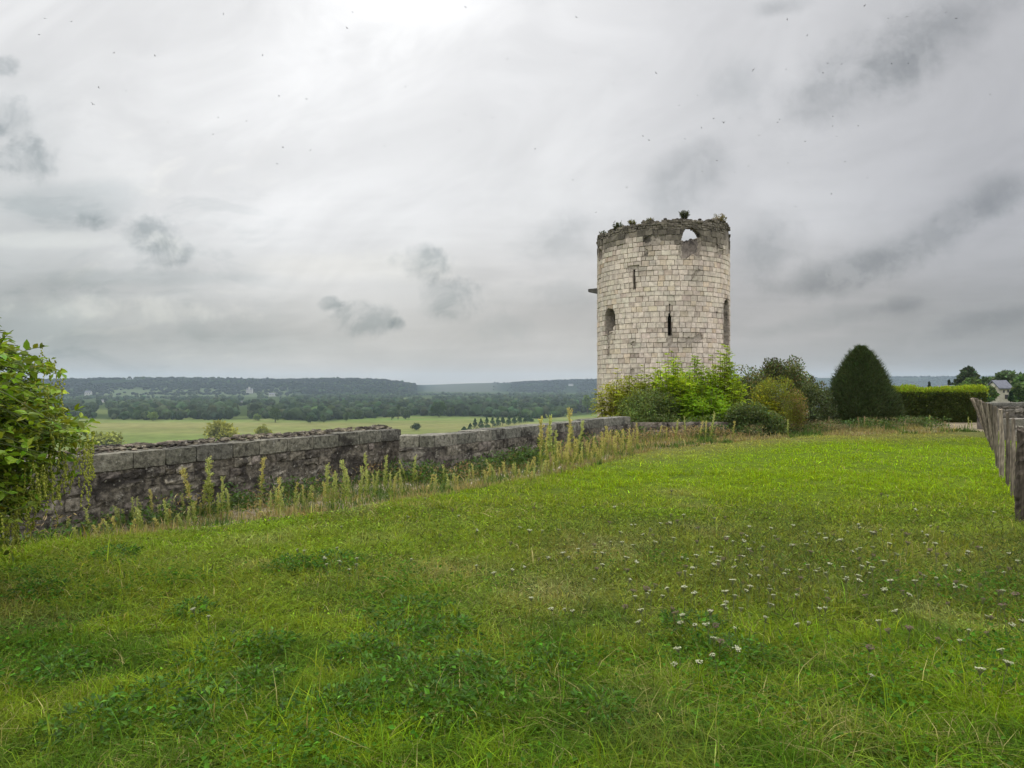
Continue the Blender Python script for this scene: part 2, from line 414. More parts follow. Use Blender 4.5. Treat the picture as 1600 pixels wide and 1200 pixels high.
# ---- lawn sheet
def build_ground():
    xs = np.arange(-16, 34.01, .2); ys = np.arange(-8, 40.01, .2)
    X, Y = np.meshgrid(xs, ys); Z = gz(X, Y)
    e = side(X, Y, EDGE)
    dirt = sst(-e + .5 * (fbm(X, Y, 1.1, 21) - .5), -.05, .5)
    g = fbm(X, Y, 1.6, 31)[..., None]
    lawn = np.array((.032, .05, .008)) * (1 - g) + np.array((.075, .095, .012)) * g
    soil = np.array((.215, .18, .12)) * (.65 + .7 * fbm(X, Y, .7, 41))[..., None]
    C = lawn * (1 - dirt[..., None]) + soil * dirt[..., None]
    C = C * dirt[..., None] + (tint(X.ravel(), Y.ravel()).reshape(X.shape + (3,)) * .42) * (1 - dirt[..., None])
    nx, ny = len(xs), len(ys); i = np.arange(ny - 1)[:, None] * nx + np.arange(nx - 1)[None]
    Q = np.stack([i, i + 1, i + nx + 1, i + nx], -1).reshape(-1, 4)
    m, t, out = material('soil'); c = attr(t); co = obj_coord(t)
    n1 = t.noise(co, 9., 8, .7); n2 = t.noise(co, 55., 4, .6)
    c = t.mix(1., c, t.comb(*[t.mr(n1, .3, .7, .6, 1.3)] * 3), 'MULTIPLY')
    c = t.mix(1., c, t.comb(*[t.mr(n2, .35, .65, .72, 1.22)] * 3), 'MULTIPLY')
    p = t.n.new('ShaderNodeBsdfPrincipled'); p.inputs['Roughness'].default_value = .95; p.inputs['Specular IOR Level'].default_value = .1
    t.l.new(c, p.inputs['Base Color']); bump(t, t.m('ADD', n1, t.m('MULTIPLY', n2, .5)), p, .9, .04); t.l.new(p.outputs[0], out.inputs[0])
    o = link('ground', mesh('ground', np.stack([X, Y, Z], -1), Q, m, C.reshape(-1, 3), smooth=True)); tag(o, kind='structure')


build_ground()

# ---- valley, hills and far plateau: one polar sheet round the spur
HX = np.array([-2500, -800, -100, 60, 150, 250, 330, 400, 480, 560, 600, 625, 645, 665, 690, 730, 770, 800, 850, 900, 940, 1000, 1150, 1390, 1600, 2600, 6000.])
HY = np.array([592, 592, 592, 592, 590.5, 589.5, 590.5, 592, 591.5, 591, 593, 596, 599, 600, 599.2, 597.5, 596.5, 596.5, 594, 592.5, 592, 592, 590, 588, 587.5, 589, 592.])
HR = np.array([4200, 4200, 4200, 4300, 4300, 4300, 4300, 4300, 4200, 4100, 4100, 4100, 4300, 6500, 6600, 6400, 6000, 5200, 5000, 5000, 5000, 5200, 6000, 6600, 6600, 6600, 6600.])
FLOOR = EYE - 55.0


def az_px(az): return 800 + F * np.tan(np.clip(az, -1.38, 1.38))


def zt(x, y):
    """height of the far land"""
    x = np.asarray(x, float); y = np.asarray(y, float)
    r = np.hypot(x, y); az = np.arctan2(x, y); px = az_px(az)
    depth = np.maximum(r * np.cos(az), 1.0)
    hy = np.interp(px, HX, HY); hr = np.interp(px, HX, HR)
    top = EYE + (600 - hy) / F * hr * np.clip(np.cos(az), .25, 1) - 9.0
    rise = sst(r, hr - 1150, hr) * (0.78 + .22 * sst(r, hr - 1150, hr - 500))
    z = FLOOR + (top - FLOOR) * rise + 1.5 * (fbm(x, y, 260, 3, 3) - .5) * sst(r, 200, 500)
    z = z + 14 * (fbm(x, y, 420, 14, 3) - .5) * sst(r, hr - 1200, hr - 700) * sst(hr - r, 0, 400)
    z = z - 30 * sst(r, hr + 300, hr + 2500)
    spur = sst(az, math.radians(22), math.radians(30))                 # the town's ridge carries on to the right
    nearz = -9.0 - 3.5 * sst(r, 60, 160)
    a = 70 + 260 * spur; b = 260 + 420 * spur
    k = sst(r, a, b)
    return nearz * (1 - k) + z * k


# meadow edge: distance of the wood's near edge by photo column
EX = np.array([-900, 130, 200, 330, 420, 470, 500, 560, 640, 700, 740, 840, 900, 940, 1600.])
EYD = np.array([655, 655, 657, 657, 655, 658, 660, 655, 650, 651, 652, 655, 650, 647, 640.])


def edge_r(px): return (EYE - FLOOR) * F / (np.interp(px, EX, EYD) - 600)


def build_valley():
    az = np.radians(np.concatenate([np.arange(-180, -42, 3.), np.arange(-42, 42, .12), np.arange(42, 180, 3.)]))
    r = np.concatenate([[20, 30, 40, 60], np.geomspace(80, 9300, 190)])
    A, R = np.meshgrid(az, r); X = R * np.sin(A); Y = R * np.cos(A); Z = zt(X, Y)
    px = az_px(A); dep = R * np.cos(A); ed = edge_r(px)
    mead = 1 - sst(dep, ed - 5, ed + 25)
    n1 = fbm(X, Y, 120, 51); n2 = fbm(X * .35, Y, 40, 52)
    C1 = np.array((.082, .132, .034)) * (1 - n1[..., None]) + np.array((.125, .145, .05)) * n1[..., None]
    dryband = sst(dep, 700, 900) * sst(1080 - dep, 0, 120)
    C1 = C1 * (1 - .4 * dryband[..., None]) + np.array((.20, .175, .075)) * .4 * dryband[..., None]
    C1 = C1 * (.70 + .6 * n2[..., None]); tn = sst(fbm(X * .25, Y, 60, 53, 3), .5, .6)[..., None]; C1 = C1 * (1 - .4 * tn) + np.array((.17, .155, .07)) * .4 * tn
    fld = (sst(fbm(X, Y, 330, 61, 3), .58, .64) * sst(2900 - R, 0, 200))[..., None]
    C2 = np.array((.035, .05, .018)) * (1 - fld) + np.array((.09, .11, .04)) * fld
    hr = np.interp(px, HX, HR)
    hill = sst(R, hr - 1050, hr - 850)[..., None]
    C2 = C2 * (1 - hill) + np.array((.012, .02, .010)) * hill
    brown = (sst(px, 655, 690) * sst(790 - px, 0, 30) * sst(R, 4700, 5200))[..., None]
    C2 = C2 * (1 - brown) + np.array((.045, .048, .032)) * brown
    band = (sst(px, 120, 160) * sst(480 - px, 0, 40) * sst(R, 3150, 3250) * sst(3700 - R, 0, 80))[..., None]
    C2 = C2 * (1 - band) + np.array((.065, .085, .045)) * band
    C = C1 * mead[..., None] + C2 * (1 - mead[..., None])
    nr, na = A.shape; i = np.arange(nr - 1)[:, None] * na + np.arange(na)[None]; j = np.arange(nr - 1)[:, None] * na + (np.arange(na)[None] + 1) % na
    Q = np.stack([i, i + na, j + na, j], -1).reshape(-1, 4)
    m, t, out = material('valley_ground'); c = attr(t); co = obj_coord(t)
    nz = t.noise(co, .06, 8, .65)
    c = t.mix(1., c, t.comb(*[t.mr(nz, .3, .7, .82, 1.15)] * 3), 'MULTIPLY')
    p = t.n.new('ShaderNodeBsdfPrincipled'); p.inputs['Roughness'].default_value = 1.; p.inputs['Specular IOR Level'].default_value = 0.
    t.l.new(c, p.inputs['Base Color']); t.l.new(p.outputs[0], out.inputs[0])
    o = link('terrain', mesh('terrain', np.stack([X, Y, Z], -1), Q, m, C.reshape(-1, 3), smooth=True)); tag(o, kind='structure')
    # river glimpsed at the left
    P = np.array([(-760, 330), (-640, 520), (-560, 700), (-600, 860), (-760, 1050)], float)
    mb = MB(); L = []
    for q, (x, y) in enumerate(P):
        tq = P[min(q + 1, len(P) - 1)] - P[max(q - 1, 0)]; nq = np.array((-tq[1], tq[0])) / np.hypot(*tq) * 55
        for s in (-1, 1): L.append((x + s * nq[0], y + s * nq[1], FLOOR + 1.6))
    mb.add(np.array(L), [[2 * k, 2 * k + 1, 2 * k + 3, 2 * k + 2] for k in range(len(P) - 1)], col=(.05, .06, .06))
    m, t, out = material('river_water'); p = t.n.new('ShaderNodeBsdfPrincipled'); p.inputs['Base Color'].default_value = (.05, .06, .06, 1); p.inputs['Roughness'].default_value = .12
    t.l.new(p.outputs[0], out.inputs[0])
    tag(mb.obj('river', m), kind='structure')


build_valley()


# ------------------------------------------------------------------ far trees
def ico(sub):
    import bmesh
    b = bmesh.new(); bmesh.ops.create_icosphere(b, subdivisions=sub, radius=1.0)
    V = np.array([v.co[:] for v in b.verts]); T = np.array([[v.index for v in f.verts] for f in b.faces]); b.free(); return V, T


def crown_shape(sub, seed, lobes=9, amp=.42):
    V, T = ico(sub); r = np.random.default_rng(seed)
    C = unit(r.normal(size=(lobes, 3)) + np.array((0, 0, .35)))
    k = np.max(np.clip((V @ C.T - .55) / .45, 0, 1), axis=1)
    V = V * (1 - amp * .6 + amp * k + r.normal(0, .06, len(V)))[:, None]
    V[:, 2] = np.where(V[:, 2] < -.45, -.45 + (V[:, 2] + .45) * .5, V[:, 2])
    return V, T


SH2 = [crown_shape(3, s, 16, .5) for s in range(6)]; SH1 = [crown_shape(2, 20 + s, 10, .5) for s in range(6)]; SH0 = [crown_shape(1, 40 + s, 6, .4) for s in range(6)]


def wood_mesh(name, pts, radii, heights, cols, shapes):
    """many crowns in one mesh (stuff)"""
    VV, TT, CC = [], [], []; n = 0; k = np.arange(len(pts)) % len(shapes)
    for q, (V, T) in enumerate(shapes):
        s = np.where(k == q)[0]
        if not len(s): continue
        a = rng.random(len(s)) * 6.28; ca, sa = np.cos(a)[:, None], np.sin(a)[:, None]
        X = (V[None, :, 0] * ca - V[None, :, 1] * sa) * radii[s][:, None] + pts[s][:, 0:1]
        Y = (V[None, :, 0] * sa + V[None, :, 1] * ca) * radii[s][:, None] + pts[s][:, 1:2]
        Z = V[None, :, 2] * heights[s][:, None] * .56 + heights[s][:, None] * .46 + pts[s][:, 2:3]
        VV.append(np.stack([X, Y, Z], -1).reshape(-1, 3)); m = len(V)
        TT.append((T[None] + (np.arange(len(s)) * m)[:, None, None]).reshape(-1, 3) + n)
        j = np.exp(rng.normal(0, .16, (len(s), m, 1)))
        CC.append((cols[s][:, None] * j).reshape(-1, 3)); n += len(s) * m
    return mesh(name, np.concatenate(VV), np.concatenate(TT), M['far_leaf'], np.concatenate(CC))


# houses in the valley, kept clear of trees
HOUSES = [(138, 615.5, 12, 8, 'broad white house low on the wooded hillside at far left'), (390, 611.5, 12, 8, 'pale turreted manor high on the far hillside'),
          (427, 617, 16, 5, 'long white farm building below the manor on the hill'), (380, 630, 9, 6, 'white house half hidden among the valley trees'),
          (160, 627, 10, 4, 'low grey roofed house among valley trees at far left'), (892, 601.5, 9, 3, 'small white house on the slope near the tower')]


def ray_ground(px, py):
    az = math.atan2(px - 800, F); d = np.geomspace(300, 8000, 3000); z = zt(d * math.tan(az), d)
    yy = 600 + (EYE - z) / d * F
    k = np.where(yy <= py)[0]
    k = k[0] if len(k) else len(d) - 1
    return np.array((d[k] * math.tan(az), d[k], z[k]))


HP = [ray_ground(px, py + h * .5) for px, py, w, h, _ in HOUSES]


def build_woods():
    pts, rad, hgt, col, lod = [], [], [], [], []
    r = 1000.
    while r < 4300:
        arc = r; daz = 8.2 / r if r < 2200 else 11. / r
        az = np.arange(math.radians(-46), math.radians(46), daz); az = az + rng.normal(0, daz * .3, len(az))
        rr = r * (1 + rng.normal(0, .012, len(az)))
        x = rr * np.sin(az); y = rr * np.cos(az); px = az_px(az)
        ok = (y > edge_r(px) + 12)
        clear = fbm(x, y, 230, 71, 3); ok &= clear > .37 + .08 * (r > 1600)
        ok &= rng.random(len(az)) < np.where(px > 960, .35, 1)
        ok &= ~((px > 650) & (px < 870) & (r > 3600))
        ok &= ~((px > 115) & (px < 490) & (r > 3130) & (r < 3720) & (fbm(x, y, 150, 77, 2) > .30))
        for hp in HP:
            a0 = math.atan2(hp[0], hp[1]); ok &= ~((np.abs(az - a0) < .0085) & (rr < hp[1] + 20) & (rr > hp[1] - 1100) & (rr * 0 + hp[1] > 1500))
        az, x, y, rr = az[ok], x[ok], y[ok], rr[ok]; n = len(az)
        big = fbm(x, y, 90, 81, 2)
        h = (8 + 9 * big) * np.exp(rng.normal(0, .22, n)); h = np.clip(h, 4, 20)
        pts.append(np.stack([x, y, zt(x, y) - .5], -1)); hgt.append(h); rad.append(h * rng.uniform(.36, .62, n))
        tone = fbm(x, y, 140, 91, 3)[:, None]
        c = np.array((.013, .024, .012)) * (1 - tone) + np.array((.036, .054, .022)) * tone
        col.append(c * np.exp(rng.normal(0, .3, (n, 1))) * np.exp(rng.normal(0, .10, (n, 3)))); lod.append(np.full(n, 2 if r < 1500 else 1 if r < 2400 else 0))
        r *= 1.035
    pts, rad, hgt, col, lod = map(np.concatenate, (pts, rad, hgt, col, lod))
    for k, sh in ((2, SH1), (1, SH1), (0, SH0)):
        pass
    near = lod >= 1
    o = link('valley_woods', wood_mesh('valley_woods', pts[near], rad[near], hgt[near], col[near], SH1))
    tag(o, 'hazy green woods filling the valley beyond the meadow', 'woodland', kind='stuff')
    # wooded hillsides: crowns down to a couple of pixels; the skyline is theirs
    P, Rr, Hh, Cc = [pts[~near]], [rad[~near]], [hgt[~near]], [col[~near]]
    for _ in range(17):
        az = rng.uniform(math.radians(-46), math.radians(46), 900); px = az_px(az); hr = np.interp(px, HX, HR)
        rr = hr - 1000 + 1050 * rng.random(900) ** .6
        x = rr * np.sin(az); y = rr * np.cos(az)
        ok = ~((px > 650) & (px < 800) & (rng.random(900) < .93)) & ~((px > 690) & (px < 770)) & (fbm(x, y, 300, 95, 3) > .34)
        for hp in HP:
            a0 = math.atan2(hp[0], hp[1]); ok &= ~((np.abs(az - a0) < .0075) & (rr > hp[1] - 900) & (rr < hp[1] + 30))
        ok &= ~((px > 640) & (px < 700) & (rr > 4500))
        x, y, n = x[ok], y[ok], ok.sum()
        h = np.clip(10 * np.exp(rng.normal(0, .2, n)), 6, 17)
        P.append(np.stack([x, y, zt(x, y) - 1], -1)); Hh.append(h); Rr.append(h * rng.uniform(.6, 1.0, n))
        Cc.append(np.array((.004, .007, .005)) * np.exp(rng.normal(0, .25, (n, 1))))
    o = link('hill_woods', wood_mesh('hill_woods', *map(np.concatenate, (P, Rr, Hh, Cc)), SH0))
    tag(o, 'blue green woods covering the distant hills', 'woodland', kind='stuff')


build_woods()


def valley_tree(px, pyb, wpx, hpx, col, label, group=None, leafy=True, conic=False, name='valley_tree', seed=0):
    p = ray_ground(px, pyb); d = p[1]; h = hpx / F * d; w = wpx / F * d
    root = empty(name, p); tag(root, label, 'tree', group)
    r = np.random.default_rng(seed + int(px * 7))
    tb = MB(); tb.tube(np.array([(0, 0, -.5), (0, 0, h * .3), (.2, 0, h * .62)]), [h * .032, h * .026, h * .012], 6, (.07, .055, .04)); tb.obj('trunk', M['bark'], root)
    n = 1500; nc = 22
    if conic:
        zc = r.random(nc) ** .8; a = r.random(nc) * 6.28; rr = w * .38 * (1 - zc) ** .8
        C = np.stack([rr * np.cos(a), rr * np.sin(a), h * (.12 + .85 * zc)], -1); sg = np.maximum(w * .16 * (1.1 - zc), w * .05)
    else:
        q = unit(r.normal(size=(nc, 3))) * (r.random((nc, 1)) ** .4); q[:, 2] = np.maximum(q[:, 2], -.75)
        C = q * np.array((w * .38, w * .38, h * .36)) + np.array((0, 0, h * .56)); sg = np.full(nc, w * .12)
    k = r.integers(0, nc, n); off = unit(r.normal(size=(n, 3))) * (r.random((n, 1)) ** .5) * 1.5
    P = C[k] + off * sg[k][:, None] * np.array((1, 1, .9)); P[:, 2] = np.maximum(P[:, 2], h * .02)
    L = .085 * w * r.uniform(.7, 1.4, n)
    V, Q = leaves(P, unit(off + r.normal(0, .5, (n, 3)) + (0, 0, .3)), unit(r.normal(size=(n, 3)) + (0, 0, .8)), L, L * .9)
    tone = np.exp(r.normal(0, .18, nc))[k][:, None]
    link('crown', mesh('crown', V, Q, M['far_leaf'], rep(np.asarray(col) * tone * np.exp(r.normal(0, .15, (n, 1))), 4)), root)
    return root


DG, MG, YG = (.04, .062, .024), (.058, .088, .03), (.25, .25, .045)
for a in ((346, 692, 54, 31, YG, 'broad yellow green tree alone in the meadow, larger of a pair'), (411, 690, 27, 25, (.20, .21, .04), 'smaller round yellow tree right of the broad one in the meadow'),
          (165, 702, 50, 22, (.19, .21, .045), 'low yellow green bushy tree just past the wall by the left foliage'),
          (560, 655, 13, 14, MG, 'small round tree standing alone before the woods'), (586, 655, 10, 11, DG, 'dark square hedge tree second right of the lone round tree'),
          (612, 656, 12, 14, DG, 'dark tree at the left of a thicket on the pale field edge'), (622, 655, 9, 25, DG, 'tall dark poplar rising from the field edge thicket'),
          (634, 655, 14, 12, DG, 'low dark bush at the right of the field edge thicket'), (686, 652, 26, 23, (.04, .07, .022), 'spreading oak in the meadow with grass all round it'),
          (706, 650, 13, 14, MG, 'paler young tree just right of the spreading oak'), (239, 658, 17, 15, (.12, .17, .05), 'pale green tree in a gap of the wood edge'),
          (402, 657, 14, 10, (.12, .17, .05), 'pale green bush at the meadow corner left of the woods'), (430, 660, 22, 22, MG, 'pale rounded tree at the front corner of the woods'),
          (541, 658, 12, 14, MG, 'paler tree between woods and lone round tree'), (506, 660, 11, 11, MG, 'small bush at the near edge of the woods'),
          (485, 661, 14, 12, DG, 'small dark bush in front of the wood edge'), (895, 646, 12, 14, MG, 'hazy round tree in a gap near the tower'),
          (918, 646, 20, 32, (.10, .15, .035), 'pale crowned tall tree just left of the tower'), (870, 650, 16, 12, DG, 'dark bush at the meadow end before the tower'),
          (650, 672, 16, 10, DG, 'dark low bush showing just over the step in the wall'), (270, 699, 10, 6, DG, 'tiny dark bush in the meadow above the left wall')):
    valley_tree(*a)
for k in range(13):
    x = 726 + k * 8.6 + rng.uniform(-1, 1); h = (7, 11, 17, 16, 17, 15, 16, 14, 13, 12, 11, 9, 7)[k]
    valley_tree(x, 674 - k * 1.25, 10 + rng.uniform(-1, 2), h, (.035, .075, .03), 'dark green conifer in the planted row at the meadow edge', 'planted row of conifers in the meadow', conic=True, name='conifer', seed=k)


def house(name, p, w, dep, h, roof, rz, label, wallc=(.62, .6, .55), roofc=(.10, .10, .12), group=None, windows=3, chim=False):
    root = empty(name, p, rz); tag(root, label, 'house', group)
    mb = MB(); mb.box((-w / 2, -dep / 2, -4), (w / 2, dep / 2, h), wallc)
    for s in (-1, 1): mb.add([(s * w / 2, -dep / 2, h), (s * w / 2, dep / 2, h), (s * w / 2, 0, h + roof)], T=[[0, 1, 2]], col=wallc)
    wo = mb.obj('wall', M['plaster'], root)
    rb = MB(); e = .35
    for s in (-1, 1):
        a = np.array([(-w / 2 - e, s * (dep / 2 + e), h - e * roof / dep * 2), (w / 2 + e, s * (dep / 2 + e), h - e * roof / dep * 2), (w / 2 + e, 0, h + roof + .02), (-w / 2 - e, 0, h + roof + .02)])
        b = a + (0, 0, .22); rb.add(np.concatenate([a, b]), [[3, 2, 1, 0], [4, 5, 6, 7], [0, 1, 5, 4], [1, 2, 6, 5], [2, 3, 7, 6], [3, 0, 4, 7]], col=roofc)
    ro = rb.obj('roof', M['slate'], root)
    if chim:
        cb = MB(); cb.box((w * .38, -.5, h), (w * .38 + .9, .5, h + roof + 1.3), wallc); cb.obj('chimney', M['plaster'], ro)
    for k in range(windows):
        x = (k + .5) / windows * w - w / 2
        wb = MB(); wb.box((x - w * .045, -dep / 2 - .06, h * .35), (x + w * .045, -dep / 2 + .05, h * .75), (.05, .055, .06)); wb.obj('window', M['slate'], root)
    return root


for k, ((px, py, w, h, lab), p) in enumerate(zip(HOUSES, HP)):
    wm = w / F * p[1] * .8; hm = h / F * p[1] * .75
    r_ = house('valley_house', p + (0, 0, hm * .35), wm, wm * .45, hm * .7, hm * .42, rng.uniform(-.3, .3), lab, (.30, .30, .285) if k not in (4,) else (.4, .38, .36), group='pale houses across the valley')
    if k == 1:
        tb = MB(); s = wm * .12
        tb.box((-s, -s - wm * .1, 0), (s, s - wm * .1, hm * 1.45), (.32, .31, .29)); tb.obj('turret', M['plaster'], r_)

# ------------------------------------------------------------------ the tower
TA = math.radians(11.94); TD = 38.5; TR = 3.43
TC = np.array((TD * math.sin(TA), TD * math.cos(TA)))


def tower_uv(px, py):
    """photo pixel -> (angle round the tower, height); angle 0 faces the camera, + to the right"""
    a = math.atan((px - 800) / F) - TA
    p = max(-.9995, min(.9995, TD * math.sin(a) / TR)); phi = math.asin(p) - a
    x, y = tower_xy(phi, TR)
    return phi, EYE + (600 - py) / F * y


def tower_xy(phi, r):
    th = -math.pi / 2 - TA                               # direction from the centre to the camera
    g = th + phi
    return TC[0] + r * np.cos(g), TC[1] + r * np.sin(g)


def inpoly(X, Y, poly):
    ins = np.zeros(np.shape(X), bool); n = len(poly)
    for i in range(n):
        x1, y1 = poly[i]; x2, y2 = poly[(i + 1) % n]
        c = ((y1 > Y) != (y2 > Y)) & (X < (x2 - x1) * (Y - y1) / (y2 - y1 + 1e-12) + x1); ins ^= c
    return ins


def px_poly(pts): return [tower_uv(x, y) for x, y in pts]


THRU = [px_poly(p) for p in (
    [(1066, 403), (1065.5, 372), (1068, 362), (1073, 356), (1082, 355.5), (1091, 360), (1097, 369), (1098, 380), (1095, 392), (1092, 402), (1082, 397), (1074, 404)],      # the window with sky in it
    [(988.5, 452), (988.5, 421), (993, 421), (993, 452)],                                                                                        # upper slit
    [(1043.5, 524), (1043, 497), (1045.3, 488), (1045.3, 474), (1047.3, 474), (1047.3, 488), (1049.6, 496), (1050, 524)],                        # arrow loop
    [(945, 520), (945, 492), (946.5, 486), (950, 481.5), (955, 481.5), (959, 486), (961.5, 495), (961.5, 508), (958, 511), (957.5, 517), (953, 518), (950, 524)],                              # broken opening, left
    [(935.3, 406), (935.3, 390), (937.5, 387), (940.2, 391), (940.5, 404)],                                                                      # upper left
    [(1130.5, 538), (1130.5, 480), (1132, 470), (1135.5, 465.5), (1139, 472), (1139.8, 540)])]                                                   # tall right embrasure
PITS = [px_poly(p) for p in (
    [(980, 421), (981, 414.5), (999, 413.5), (999, 420.5), (993, 421.5), (988, 421.5)], [(1043, 541), (1043, 524), (1050, 524), (1050.5, 536), (1047, 542)],
    [(1071, 530), (1075, 526), (1082, 528), (1088, 523), (1096, 519), (1098, 530), (1090, 532), (1084, 533), (1077, 541), (1072, 536)],
    [(985, 540), (988, 533), (992, 534), (994, 540)], [(990, 558), (990, 552.5), (994, 552.5), (994, 558)], [(1118, 490), (1118, 486), (1121.5, 486), (1121.5, 490)],
    [(1005, 401), (1008, 388), (1013, 390), (1012, 401)], [(949, 535), (947, 518), (953, 520), (957, 519), (952, 540)], [(949, 556), (950, 540), (953, 541), (952, 557)],
    [(1061, 398), (1062, 380), (1066, 385), (1069, 404), (1064, 404)], [(1080, 432), (1086, 424), (1094, 420), (1094, 423), (1087, 428), (1082, 436)],
    [(1122, 397), (1123, 392), (1130, 390), (1131, 395), (1126, 399)], [(1117, 388), (1119, 381), (1123, 383), (1121, 390)],
    [(1008, 380), (1006, 372), (1020, 366), (1024, 371), (1030, 366), (1034, 378), (1028, 380), (1023, 375), (1016, 381)], [(1087, 372), (1090, 362), (1097, 369), (1094, 374)],
    [(1134.8, 400), (1135, 358), (1140.5, 362), (1140.5, 395)], [(985, 577), (985, 584), (991, 584), (991, 577)])]


def rim(phi):
    phi = np.asarray(phi, float); q = np.arctan2(np.sin(phi), np.cos(phi))
    z = 9.52 + .28 * sst(q, .55, 1.05) * (1 - sst(q, 1.5, 2.0)) + .1 * np.sin(q * 2.3 + 1) - .32 * sst(q, 1.30, 1.42) * (q < 2)
    z = z + .16 * (fbm(q * 3.4, q * 0, .35, 5, 4) - .5) + .16 * sst(np.abs(q), 2.0, 2.6)
    return z - .07 * (vnoise(q * 3.4, q * 0 + 7, .18, 9) > .62)


